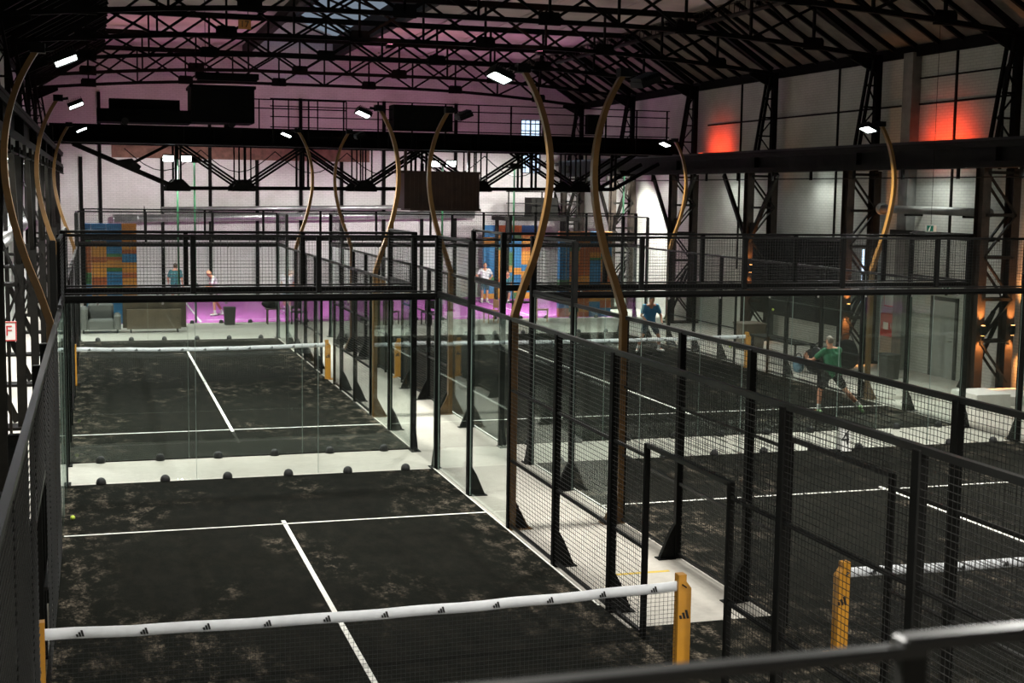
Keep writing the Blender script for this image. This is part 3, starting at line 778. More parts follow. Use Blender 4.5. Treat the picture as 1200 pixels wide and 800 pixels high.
# ------------------------------------------------------------------ curved ochre light poles
ARC = [(0, 3.05), (.13, 3.46), (.27, 3.84), (.385, 4.25), (.465, 4.65), (.495, 5.0), (.48, 5.35), (.415, 5.70), (.31, 6.02), (.18, 6.28), (.08, 6.44)]
def light_pole(label, sx=1):
    t = thing('curved_light_pole', label, 'light pole', (0, 0, 0), 'curved ochre light poles')
    b = MB(); b.cbox(-.045, .045, -.06, .06, 0, 3.06, .006); b.build('post', 'ochre_paint', t)
    b = MB(); b.prism([(.045, .012), (.24, .012), (.24, .04), (.1, .30), (.045, .42)], 'y', -.035, .035); b.box(-.06, .28, -.10, .10, 0, .012)
    for x in (.12, .24): b.tube([(x, -.07, .012), (x, -.07, .03)], .012, 6)
    b.build('base_bracket', 'ochre_paint', t)
    # smooth curved blade
    pts = []
    for i in range(len(ARC)-1):
        p0, p1, p2, p3 = (ARC[max(i-1, 0)], ARC[i], ARC[i+1], ARC[min(i+2, len(ARC)-1)])
        for k in range(4):
            u = k/4
            pts.append(tuple(.5*((2*p1[j])+(-p0[j]+p2[j])*u+(2*p0[j]-5*p1[j]+4*p2[j]-p3[j])*u*u+(-p0[j]+3*p1[j]-3*p2[j]+p3[j])*u**3) for j in (0, 1)))
    pts.append(ARC[-1])
    b = MB(); vs, fs = [], []; N = len(pts)
    for i, (x, z) in enumerate(pts):
        a, c = pts[max(i-1, 0)], pts[min(i+1, N-1)]; d = Vector((c[0]-a[0], c[1]-a[1])).normalized(); n = Vector((-d.y, d.x))
        hw = .045-.012*i/N; hy = .06-.015*i/N
        vs += [(x+n.x*hw, -hy, z+n.y*hw), (x+n.x*hw, hy, z+n.y*hw), (x-n.x*hw, hy, z-n.y*hw), (x-n.x*hw, -hy, z-n.y*hw)]
    for i in range(N-1):
        for k in range(4): fs.append((i*4+k, i*4+(k+1) % 4, i*4+4+(k+1) % 4, i*4+4+k))
    fs += [(3, 2, 1, 0), tuple(range(4*N-4, 4*N))]
    b.add(vs, fs); b.build('curved_arm', 'ochre_paint', t)
    # floodlight: bracket, housing, lens
    R = Matrix.Rotation(.40, 3, 'Y') @ Matrix.Rotation(-.10*sx, 3, 'X')
    def tf(v): return R @ Vector(v)+Vector((-.26, 0, 6.33))
    def rbox(mb, *a):
        m2 = MB().box(*a); mb.add([tf(v) for v in m2.v], m2.f)
    b = MB(); b.bar((.12, 0, 6.42), (-.12, 0, 6.46), .05, .05); b.box(-.02, .16, -.09, .09, 6.40, 6.52); h0 = b.build('lamp_bracket', 'black_steel', t)
    b = MB(); rbox(b, -.15, .15, -.21, .21, 0, .06); rbox(b, -.15, -.135, -.21, .21, -.022, 0); rbox(b, .135, .15, -.21, .21, -.022, 0); rbox(b, -.135, .135, -.21, -.195, -.022, 0); rbox(b, -.135, .135, .195, .21, -.022, 0)
    for k in range(9): rbox(b, -.145+k*.034, -.138+k*.034, -.19, .19, .06, .11)
    h = b.build('lamp_housing', 'black_steel', t)
    b = MB(); rbox(b, -.133, .133, -.193, .193, -.005, -.001); l = b.build('lamp_lens', 'lamp_lens', h)
    return t
def lamp_light(x, y, z, s, power):
    ld = bpy.data.lights.new('flood_light', 'AREA'); ld.shape = 'RECTANGLE'; ld.size = .28; ld.size_y = .32; ld.energy = power; ld.color = (1, .975, .91); ld.spread = 2.25
    o = bpy.data.objects.new('flood_light', ld); COL.objects.link(o); o.location = (x, y, z)
    o.rotation_euler = (0, s*.16, 0)
    return o
PX = {'FR': (FR+.03, 1), 'FL': (FL-.035, -1), 'CL': (CL-.03, -1), 'CR': (CR+.06, 1)}
POLES = [('FR', 5.95, 'curved ochre light pole nearest the middle, on the right fence of the narrow near court'),
         ('CL', 5.95, 'curved ochre light pole across the aisle, on the left fence of the wide near court'),
         ('FL', 5.95, 'curved ochre light pole at the left edge, nearest of the left row'),
         ('FL', 15.9, 'curved ochre light pole second in the left row, beside the far court'),
         ('FL', 27.7, 'curved ochre light pole third and farthest in the left row'),
         ('FR', 15.9, 'curved ochre light pole on the near half of the narrow far court right fence'),
         ('FR', 27.7, 'curved ochre light pole on the far half of the narrow far court right fence'),
         ('CL', 15.9, 'curved ochre light pole in front of the brown crane cab'),
         ('CL', 27.7, 'curved ochre light pole on the far half of the wide far court left fence'),
         ('CR', 15.9, 'curved ochre light pole before the right brick wall, under the big red glow'),
         ('CR', 27.7, 'curved ochre light pole before the right wall, far half of the wide court')]
proto = None; protoL = None
for key, y, lab in POLES:
    x, s = PX[key]
    if proto is None: proto = light_pole(lab); o = proto; o.location = (x, y, 0); o['_base'] = (x, y, 0.)
    elif key == 'FL' and protoL is None: protoL = light_pole(lab, -1); o = protoL; o.location = (x, y, 0); o.rotation_euler = (0, 0, PI)
    else: o = copy_tree(protoL if key == 'FL' else proto, (x, y, 0), 0 if s > 0 else PI, lab)
    l = lamp_light(-.29, 0, 6.27, 1, LAMP_W); l.parent = o; l.rotation_euler = (0, .36, 0)
# the same poles behind the picture's edge light the near half
for key, y in (('FR', -6.0), ('FL', -9.0), ('CL', -6.0), ('CR', 5.95), ('CR', -6.0)):
    x, s = PX[key]
    o = copy_tree(proto, (x, y, 0), 0 if s > 0 else PI, 'curved ochre light pole outside the picture')
    l = lamp_light(-.29, 0, 6.27, 1, LAMP_W*1.7); l.parent = o; l.rotation_euler = (0, .36, 0)
# straight green poles of the magenta court, plus one added as fill
def green_pole(x, y, h, twin, label):
    t = thing('green_light_pole', label, 'light pole', (x, y, 0), 'straight green light poles of the far court')
    MB().tube([(x, y, 0), (x, y, h)], .035, 10).build('post', 'green_paint', t, True)
    MB().box(x-.45, x+.45, y-.03, y+.03, h-.03, h+.03).build('cross_arm', 'black_steel', t)
    for dx in ((-.3, .3) if twin else (0,)):
        b = MB(); q = Matrix.Rotation(-.9 if twin else .7, 3, 'X')
        for a in ((-.19, .19, -.13, .13, 0, .07),):
            m2 = MB().box(*a); b.add([q @ Vector(v)+Vector((x+dx, y-.05, h+.02)) for v in m2.v], m2.f)
        hd = b.build('lamp_housing', 'black_steel', t)
        b = MB(); m2 = MB().box(-.17, .17, -.11, .11, -.012, 0); b.add([q @ Vector(v)+Vector((x+dx, y-.05, h+.02)) for v in m2.v], m2.f)
        b.build('lamp_lens', 'lamp_lens', hd)
    ld = bpy.data.lights.new('flood_light', 'SPOT'); ld.energy = LAMP_W*4 if twin else LAMP_W*18; ld.color = (.97, 1, .94); ld.spot_size = 2.0; ld.spot_blend = .35; ld.shadow_soft_size = .2
    o = bpy.data.objects.new('flood_light', ld); COL.objects.link(o); o.parent = t
    o.location = (0, -.25 if twin else .25, h-.05); o.rotation_euler = ((-.6 if twin else .75), 0, 0)
green_pole(3.25, 36.75, 5.75, True, 'green pole with twin floodlights left of the crane cab')
green_pole(3.85, 37.05, 5.7, False, 'green pole with a single lamp just right of the left twin floodlights')
green_pole(12.75, 36.75, 5.75, True, 'green pole with twin floodlights beside the brown crane cab')
green_pole(15.6, 37.05, 5.7, False, 'green pole right of the cab, in front of the far window')
green_pole(20.05, 37.1, 5.5, False, 'added green fill-light pole at the right corner of the magenta court')  # extra pole and lamp, added to light the far right wall corner

# ------------------------------------------------------------------ red wall washers, pink washers, sconces
def washer(x, y, z, aim, c, mat, energy, label, size=1.0, name='wall_washer'):
    t = thing(name, label, 'uplight', (x, y, z), 'coloured wall washers')
    b = MB(); L = .6 if mat == 'red_lens' else .14; b.cbox(x-.09, x+.09, y-L, y+L, z, z+.1, .01); b.build('casing', 'black_steel', t)
    b = MB(); b.box(x-.07, x+.07, y-.12, y+.12, z+.1, z+.106); b.build('lens', mat, t)
    for dy in ((-.5, 0, .5) if mat == 'red_lens' else (0,)):
     ld = bpy.data.lights.new('washer_light', 'SPOT'); ld.energy = energy/(3 if mat == 'red_lens' else 1); ld.color = c; ld.spot_size = size; ld.spot_blend = .9; ld.shadow_soft_size = .06
     o = bpy.data.objects.new('washer_light', ld); COL.objects.link(o); o.parent = t
     o.location = (0, dy, .14); d = Vector(aim).normalized(); o.rotation_euler = d.to_track_quat('-Z', 'Y').to_euler()
washer(21.35, 19.1, 5.95, (1, 0, .12), (1, .05, .012), 'red_lens', 170, 'red uplight on the runway girder beside the grey pier', 2.3)
washer(21.35, 32.9, 6.15, (1, 0, .2), (1, .05, .012), 'red_lens', 130, 'red uplight on the runway girder farther down the right wall', 2.2)
for i, x in enumerate((2.2, 8.0, 12.6)):
    washer(x, 38.2, 6.3, (0, .75, .8), (1, .45, .31), 'pink_lens', 150, 'pink uplight behind the crane bridge, %s from the left' % ORD[i], 2.5)
for i, x in enumerate((8.8, 13.4)):
    washer(x, 27.5, 8.9, (0, .25, 1), (1, .45, .31), 'pink_lens', 32, 'pink uplight on a roof truss chord, %s from the left' % ORD[i], 2.7)
def sconce(x, y, z, label, e=260):
    t = thing('wall_sconce', label, 'wall lamp', (x, y, z), 'orange up and down sconces on the right columns')
    b = MB(); b.lathe([(.055, -.12), (.06, -.11), (.06, .11), (.055, .12)], 14, (x, y, z)); b.box(x-.03, x+.03, y, y+.12, z-.05, z+.05); b.build('casing', 'black_steel', t)
    b = MB(); b.lathe([(.045, .12), (.045, .125)], 12, (x, y, z)); b.lathe([(.045, -.125), (.045, -.12)], 12, (x, y, z)); b.build('lens', 'sconce_glow', t)
    for s in (1, -1):
        ld = bpy.data.lights.new('sconce_light', 'SPOT'); ld.energy = e; ld.color = (1, .36, .10); ld.spot_size = 1.2; ld.spot_blend = .8; ld.shadow_soft_size = .04
        o = bpy.data.objects.new('sconce_light', ld); COL.objects.link(o); o.parent = t; o.location = (-.0, 0, s*.15); o.rotation_euler = (PI-.12 if s > 0 else .12, 0, 0)
sconce(20.95, 21.88, 1.62, 'orange two-way sconce on the second right column, beyond the green-shirted player')
sconce(20.95, 15.73, 1.60, 'orange two-way sconce on the right column above the white plinths')
sconce(21.8, 15.73, 1.60, 'dimmer orange sconce on the wall-side leg of the same right column')
sconce(20.95, 28.03, 2.4, 'orange sconce on the third right column, half hidden by the cross beam', 70)

def fill_batten_r(y, label):  # added fill lamps, hidden by the girder, to brighten the lower right wall
    t = thing('fill_batten_light', label, 'wall lamp', (21.45, y, 5.6), 'added fill battens behind the right runway girder')
    MB().cbox(21.40, 21.50, y-.6, y+.6, 5.62, 5.70, .01).build('casing', 'sign_white', t); MB().box(21.405, 21.495, y-.57, y+.57, 5.612, 5.62).build('diffuser', 'lamp_lens', t)
    MB().box(21.3, 21.44, y-.03, y+.03, 5.64, 5.68).build('bracket', 'old_steel', t); MB().box(21.18, 21.32, y-.03, y+.03, 5.6, 5.68).build('bracket', 'old_steel', t)
    ld = bpy.data.lights.new('fill_batten_lamp', 'AREA'); ld.shape = 'RECTANGLE'; ld.size = .1; ld.size_y = 1.1; ld.energy = 72; ld.color = (.95, 1, .96)
    o = bpy.data.objects.new('fill_batten_lamp', ld); COL.objects.link(o); o.parent = t; o.location = (0, 0, .005); o.rotation_euler = (0, .55, 0)
for i, y in enumerate((13, 19, 25.2, 31.4, 37.6, 43.7)): fill_batten_r(y, 'added white fill light tucked behind the right runway girder, %s from the near end' % ORD[i])
def batten(y, label):  # unseen lamps added to lift the dark left wall behind the columns
    t = thing('fill_batten_light', label, 'wall lamp', (-1.25, y, 5.3), 'added fill battens behind the left runway girder')
    MB().box(-1.34, -1.10, y-.03, y+.03, 5.42, 5.5).build('bracket', 'old_steel', t)
    MB().cbox(-1.36, -1.26, y-.6, y+.6, 5.34, 5.42, .01).build('casing', 'sign_white', t); MB().box(-1.355, -1.265, y-.57, y+.57, 5.33, 5.34).build('diffuser', 'lamp_lens', t)
    ld = bpy.data.lights.new('fill_batten_lamp', 'AREA'); ld.shape = 'RECTANGLE'; ld.size = .1; ld.size_y = 1.1; ld.energy = 300
    o = bpy.data.objects.new('fill_batten_lamp', ld); COL.objects.link(o); o.parent = t; o.location = (-.06, 0, .02); o.rotation_euler = (0, .35, 0)
for i, y in enumerate((13, 19, 25.2, 31.4, 37.6)): batten(y, 'added white fill light tucked behind the left runway girder, %s from the near end' % ORD[i])
# ------------------------------------------------------------------ right side furniture
t = thing('hanging_banner', 'large black fabric banner hung between columns on the right wall', 'banner', (21.45, 26, .9))
b = MB(); b.box(21.43, 21.47, 22.75, 29.3, .95, 3.45); b.build('fabric', 'bag_black', t)
b = MB(); b.bar((21.45, 22.6, 3.48), (21.45, 29.4, 3.48), .06, .06); b.build('top_bar', 'rail_steel', t)
t = thing('light_strip', 'vertical bluish light strip beside the black banner', 'light', (21.9, 22.74, 1.5)); MB().box(21.86, 21.90, 22.70, 22.78, 1.5, 3.25).build('diffuser', 'strip_light', t); MB().box(21.90, 21.94, 22.69, 22.79, 1.48, 3.27).build('housing', 'rail_steel', t)
t = thing('fire_cabinet', 'red fire extinguisher cabinet on the right brick wall', 'cabinet', (XW1-.1, 21.3, .85))
MB().cbox(XW1-.2, XW1, 21.05, 21.75, .85, 1.5, .02).build('body', 'red_paint', t)
b = MB(); b.box(XW1-.212, XW1-.2, 21.1, 21.7, .9, 1.45); d = b.build('door', 'red_paint', t)
MB().box(XW1-.216, XW1-.212, 21.3, 21.55, 1.05, 1.25).build('notice', 'sign_white', d); MB().box(XW1-.23, XW1-.212, 21.12, 21.16, 1.1, 1.25).build('handle', 'silver', d)
t = thing('wall_sign', 'square framed notice on the brick wall above the red cabinet', 'sign', (XW1-.02, 21.6, 1.7))
MB().box(XW1-.03, XW1, 21.35, 21.85, 1.68, 2.05).build('frame', 'sign_red', t); MB().box(XW1-.034, XW1-.03, 21.38, 21.82, 1.71, 2.02).build('sheet', 'panel_white', t)
def exit_sign(x, y, z, label, face):
    t = thing('exit_sign', label, 'sign', (x, y, z), 'green exit signs')
    if face == 'x':
        MB().box(x-.03, x+.03, y-.17, y+.17, z-.09, z+.09).build('casing', 'sign_white', t)
        MB().box(x-.034, x-.03, y-.16, y+.16, z-.08, z+.08).build('face', 'exit_glow', t)
        b = MB(); b.box(x-.037, x-.034, y-.13, y-.02, z-.05, z-.03); b.prism([(y-.05, z-.05), (y-.02, z-.02), (y+.02, z+.05), (y-.03, z+.02)], 'x', x-.037, x-.034); b.box(x-.037, x-.034, y+.06, y+.13, z-.07, z+.06); b.build('pictogram', 'sign_white', t)
    else:
        MB().box(x-.14, x+.14, y-.03, y+.03, z-.08, z+.08).build('casing', 'sign_white', t)
        MB().box(x-.13, x+.05, y-.034, y-.03, z-.07, z+.07).build('face', 'exit_glow', t)
        b = MB(); b.prism([(x-.1, z-.06), (x-.05, z-.06), (x-.02, z+.06), (x-.06, z+.03)], 'y', y-.037, y-.034); b.box(x+.05, x+.12, y-.037, y-.034, z-.07, z+.07); b.build('pictogram', 'sign_white', t)
    return t
exit_sign(XW1-.04, 18.9, 2.35, 'green exit sign over the white door in the brick wall', 'x')
t = exit_sign(19.95, 16.6, 4.03, 'green exit sign hanging on a wire under the right runway girder', 'y'); MB().bar((19.95, 16.6, 4.12), (19.95, 16.6, 9.0), .008, .008).build('hanging_wire', 'truss_steel', t)
def bin_(x, y, w, h, mat, label):
    t = thing('waste_bin', label, 'bin', (x, y, 0), 'waste bins')
    b = MB(); b.add([(x+sx*w*k/2, y+sy*w*k/2, z) for k, z in ((.86, 0), (1, h)) for sx, sy in ((-1, -1), (1, -1), (1, 1), (-1, 1))], MB.BF); b.build('body', mat, t)
    b = MB(); b.cbox(x-w*.53, x+w*.53, y-w*.53, y+w*.53, h, h+.05, .02); b.build('rim', mat, t)
bin_(20.5, 19.0, .42, .62, 'bin_grey', 'grey bin against the brick wall under the red cabinet')
bin_(19.9, 25.9, .75, .80, 'wood_brown', 'brown square bin right of the far net end')
bin_(4.95, 36.3, .40, .58, 'bin_grey', 'dark grey bin in front of the magenta court')
t = thing('white_platform', 'low white plinth beside the right column', 'plinth', (20.0, 14.4, 0)); MB().cbox(19.55, 20.45, 13.9, 14.9, 0, .34, .01).build('block', 'platform_white', t)
t = thing('white_platform', 'second white plinth behind the column foot at the right wall', 'plinth', (21.2, 15.2, 0)); MB().cbox(20.6, 21.75, 14.2, 15.5, 0, .22, .01).build('block', 'platform_white', t)
t = thing('white_platform', 'small white plinth under the sconce beyond the green-shirted player', 'plinth', (20.6, 22.2, 0)); MB().cbox(20.2, 20.55, 21.8, 22.6, 0, .3, .01).build('block', 'platform_white', t)
t = thing('side_bench', 'narrow dark bench table against the right fence', 'bench', (19.2, 22.2, 0))
MB().cbox(18.75, 19.35, 20.9, 23.6, .70, .75, .008).build('table_top', 'old_steel', t)
for x in (18.8, 19.3):
    for y in (20.98, 23.52): MB().box(x-.025, x+.025, y-.025, y+.025, 0, .70).build('leg', 'old_steel', t)
def bag(x, y, z, r, mat, label, strap=True):
    t = thing('sports_bag', label, 'bag', (x, y, z), 'players\' bags')
    b = MB(); vs, fs = [], []; n = 14; m_ = 8
    for i in range(m_+1):
        a = -PI/2*.96+PI*.96*i/m_
        for k in range(n):
            c = 2*PI*k/n; j = 1+.08*math.sin(3*c+i)
            vs.append((x+r[0]*math.cos(a)**.6*math.cos(c)*j, y+r[1]*math.cos(a)**.6*math.sin(c)*j, z+r[2]*(1+math.sin(a))))
    for i in range(m_):
        for k in range(n): fs.append((i*n+k, i*n+(k+1) % n, (i+1)*n+(k+1) % n, (i+1)*n+k))
    fs += [tuple(reversed(range(n))), tuple(range(m_*n, (m_+1)*n))]
    b.add(vs, fs); b.build('body', mat, t, True)
    MB().tube([(x-r[0]*.6, y, z+r[2]*1.7)]+[(x-r[0]*.6*math.cos(PI*i/8), y, z+r[2]*(1.7+.7*math.sin(PI*i/8))) for i in range(1, 8)]+[(x+r[0]*.6, y, z+r[2]*1.7)], .018, 6).build('strap', 'rubber_black', t)
bag(19.25, 20.3, 0, (.55, .28, .36), 'bag_black', 'large black sports bag standing left of the green-shirted player')
bag(20.35, 20.9, 0, (.34, .28, .42), 'bag_black', 'black holdall by the right wall, behind the larger bag')
bag(18.7, 20.6, 0, (.16, .14, .22), 'backpack_blue', 'small blue grey backpack under the bench end')

# number sign and other small near things
t = thing('number_sign', 'white court number stand reading 4 in the gap behind the wide near court', 'sign', (13.9, 10.1, 0))
b = MB(); b.prism([(10.02, .02), (10.03, .02), (10.115, .52), (10.185, .02), (10.195, .02), (10.12, .55), (10.105, .55)], 'x', 13.78, 14.0); b.build('board', 'sign_white', t)
text_mesh('4', .36, 'logo_black', t, 'lettering', (13.89, 10.054, .25), rx=PI/2-.16)
t = thing('number_sign', 'white court sign stand turned edge-on beside the wide near court corner', 'sign', (10.75, 10.6, 0))
MB().box(10.74, 10.80, 10.5, 10.75, 0, .52).build('board', 'sign_white', t)
t = thing('letter_sign', 'white sign with red border and red letter F on the left column', 'sign', (-1.05, 14.2, 2.1))
MB().box(-1.2, -.93, 14.20, 14.22, 1.93, 2.29).build('plate', 'sign_white', t)
b = MB(); b.box(-1.2, -.93, 14.19, 14.2, 1.93, 1.95); b.box(-1.2, -.93, 14.19, 14.2, 2.27, 2.29); b.box(-1.2, -1.18, 14.19, 14.2, 1.95, 2.27); b.box(-.95, -.93, 14.19, 14.2, 1.95, 2.27); b.build('border', 'sign_red', t)
text_mesh('F', .27, 'sign_red', t, 'lettering', (-1.065, 14.195, 2.11))
MB().bar((-1.07, 14.24, .0), (-1.07, 14.24, 2.25), .05, .04).build('mounting_post', 'old_steel', t)
# left-side storage: stacked planks behind the fence, equipment
t = thing('plank_stack', 'pile of pale boards on the floor behind the left fence', 'planks', (-1.3, 12.5, 0))
for k in range(4): MB().box(-1.75+.03*k, -1.1-.02*k, 10.8+.1*k, 14.6-.1*k, .045*k, .045*k+.04).build('board', 'pale_wood', t)
def tennis_ball(x, y, z, label):
    b = MB(); b.ell((x, y, z), (.034, .034, .034), 12, 8); o = b.build('tennis_ball', 'ball_yellow', None, True); tag(o, label, 'ball', 'tennis balls')
tennis_ball(14.87, 17.0, 1.2, 'yellow ball in flight over the wide far court')
tennis_ball(18.62, 22.0, 1.6, 'yellow ball high by the right fence post')
tag(MB().ell((.10, 7.9, .048), (.034, .034, .034), 12, 8).build('tennis_ball', 'ball_yellow', None, True), 'ball lying by the left fence of the narrow near court', 'ball', 'tennis balls')

# foreground railing of the mezzanine
t = thing('mezzanine_railing', 'blurred dark metal handrail in the near right corner', 'railing', (1.4, -10.7, 3.15))
MB().cbox(-1.8, 1.50, -10.715, -10.685, 4.182, 4.196, .004).build('hand_rail', 'rail_steel', t)
MB().cbox(1.46, 9.0, -10.718, -10.682, 4.192, 4.208, .004).build('hand_rail', 'rail_steel', t)
for x in (-1.7, .3, 1.48, 2.7, 3.9, 5.1, 6.3, 7.5, 8.7): MB().box(x-.018, x+.018, -10.71, -10.69, 3.15, 4.185).build('post', 'black_steel', t)
b = MB()
for z in (3.35, 3.6, 3.85): b.bar((-1.8, -10.7, z), (9.0, -10.7, z), .02, .02)
b.build('mid_rail', 'black_steel', t)

# ------------------------------------------------------------------ far end furniture
def block_wall(x0, y, z1, label, cols):
    """cols: (width, 'colour letters with heights' from the top down)"""
    t = thing('block_wall', label, 'block wall', (x0, y, 0), 'walls of coloured building blocks')
    bs = {k: MB() for k in 'bogr'}; xa = x0
    for w, spec in cols:
        z = z1; i = 0
        while z > .02:
            c, h = spec[i % len(spec)][0], float(spec[i % len(spec)][1:]); i += 1
            zb = max(0, z-h); n = max(1, round((z-zb)/.19)); q = (z-zb)/n
            for k in range(n):
                za = zb+q*k; bs[c].cbox(xa+.003, xa+w-.003, y-.13, y+.13, za, za+q-.003, .006)
                for sx in (.27, .73): bs[c].tube([(xa+w*sx, y-.13, za+q*.5), (xa+w*sx, y-.142, za+q*.5)], min(w*.14, q*.3), 10)
            z = zb
        xa += w
    for k, mt in (('b', 'block_blue'), ('o', 'block_orange'), ('r', 'block_rust'), ('g', 'block_green')):
        if bs[k].v: bs[k].build('block_course', mt, t)
    return t
block_wall(.12, 37.25, 3.5, 'wall of blue and orange blocks at the left, behind the grey sofa', [(.22, ('b.5', 'g.3', 'r.9', 'g.4', 'b.5')), (.50, ('b.6', 'o.55', 'r.2', 'o.5', 'r.35', 'o.5', 'b.4')), (.52, ('b.55', 'b.5', 'g.1', 'r.12', 'o.25', 'g.15', 'b.5', 'g.2', 'b.4')), (.50, ('o.35', 'r.2', 'o.35', 'r.15', 'b.3', 'o.35', 'r.2', 'o.4'))])
block_wall(17.0, 46.2, 3.3, 'wall of blue and orange blocks behind the white-shirted far player', [(.62, ('b.55', 'o.35', 'b1.4', 'g.2')), (.40, ('o.65', 'b.35', 'g.1', 'o1.3', 'r.3')), (.40, ('o.2', 'r.2', 'b.8', 'g.6', 'o.3', 'b.4')), (.34, ('o.3', 'g.3', 'b1.3', 'o.3', 'b.5')), (.74, ('b.35', 'o.5', 'r.3', 'o.6', 'b.3', 'o.3', 'r.3'))])
block_wall(17.5, 37.3, 3.3, 'wall of blue and orange blocks at the right end of the magenta court', [(.42, ('r.35', 'b1.5', 'g.2', 'b.9')), (.40, ('o.35', 'r.2', 'g.2', 'o.5', 'r.5', 'o.6')), (.42, ('r.3', 'o.2', 'r1.2', 'o.5', 'r.4')), (.45, ('b.6', 'r.2', 'o.2', 'g.1', 'b1.1', 'o.5')), (.45, ('o.3', 'r.3', 'b.35', 'g.1', 'o.5', 'r.4', 'o.4'))])
t = thing('sofa', 'grey upholstered sofa beyond the narrow far court', 'sofa', (.7, 34.2, 0))
MB().cbox(.20, 1.02, 33.9, 34.55, .12, .45, .05).build('seat', 'sofa_grey', t); MB().cbox(.20, 1.02, 34.55, 34.85, .12, .95, .08).build('backrest', 'sofa_grey', t)
MB().cbox(-.05, .2, 33.9, 34.8, .12, .85, .06).build('armrest', 'sofa_grey', t); MB().cbox(1.02, 1.24, 33.9, 34.8, .12, .62, .06).build('armrest', 'sofa_grey', t)
for x in (.06, 1.13):
    for y in (34.0, 34.7): MB().box(x-.03, x+.03, y-.03, y+.03, 0, .12).build('leg', 'rubber_black', t)
t = thing('bar_counter', 'long brown wooden counter panel beside the grey sofa', 'counter', (2.3, 34.0, 0))
MB().cbox(1.42, 3.15, 33.95, 34.02, .12, .78, .01).build('front_panel', 'wood_brown', t); MB().cbox(1.30, 3.35, 34.4, 34.5, .12, 1.2, .01).build('back_panel', 'wood_brown', t)
MB().cbox(1.42, 3.15, 34.0, 34.42, .45, .5, .01).build('seat_board', 'wood_brown', t)
for x in (1.55, 3.05):
    for y in (33.99, 34.4): MB().box(x-.02, x+.02, y-.02, y+.02, 0, .46).build('leg', 'rubber_black', t)
t = thing('side_table', 'small table with thin legs carrying a black bag before the magenta court', 'table', (6.55, 36.3, 0))
MB().cbox(6.2, 7.0, 36.1, 36.5, .52, .56, .006).build('table_top', 'wood_brown', t)
for x in (6.27, 6.93):
    for y in (36.15, 36.45): MB().box(x-.02, x+.02, y-.02, y+.02, 0, .52).build('leg', 'wood_brown', t)
bag(6.4, 36.3, .56, (.32, .18, .15), 'bag_black', 'black bag lying on the small table before the magenta court')
def chair(x, y, rz, mat, label):
    t = thing('cafe_chair', label, 'chair', (x, y, 0), 'chairs by the magenta court')
    R = Matrix.Rotation(rz, 3, 'Z')
    def mk(nm, *a):
        m2 = MB().cbox(*a, .01); b = MB(); b.add([R @ Vector(v)+Vector((x, y, 0)) for v in m2.v], m2.f); b.build(nm, mat, t)
    mk('seat', -.22, .22, -.22, .22, .43, .47); mk('backrest', -.22, .22, .19, .23, .55, .85)
    for sx in (-1, 1):
        mk('leg', sx*.19-.02, sx*.19+.02, -.21, -.17, 0, .43); mk('leg', sx*.19-.02, sx*.19+.02, .19, .23, 0, .85)
chair(16.35, 35.7, 1.2, 'pale_wood', 'pale wooden chair in front of the magenta court, right of the post')
chair(14.3, 35.5, -1.4, 'pale_wood', 'pale wooden chair facing the first one across the cafe table')
chair(7.35, 35.9, .4, 'bag_black', 'dark stool-like chair right of the small table')
chair(10.6, 35.6, 2.4, 'bag_black', 'black chair seen through the aisle fences')
chair(11.9, 35.3, -.6, 'bag_black', 'second black chair beyond the aisle, nearer the middle')
t = thing('cafe_table', 'round dark cafe table between the pale wooden chairs', 'table', (15.4, 35.6, 0))
MB().lathe([(.42, .72), (.43, .74), (.42, .76)], 24, (15.4, 35.6, 0)).build('table_top', 'old_steel', t); MB().tube([(15.4, 35.6, .03), (15.4, 35.6, .72)], .035, 10).build('pedestal', 'old_steel', t); MB().lathe([(.26, 0), (.25, .03), (.05, .04)], 20, (15.4, 35.6, 0)).build('foot', 'old_steel', t)

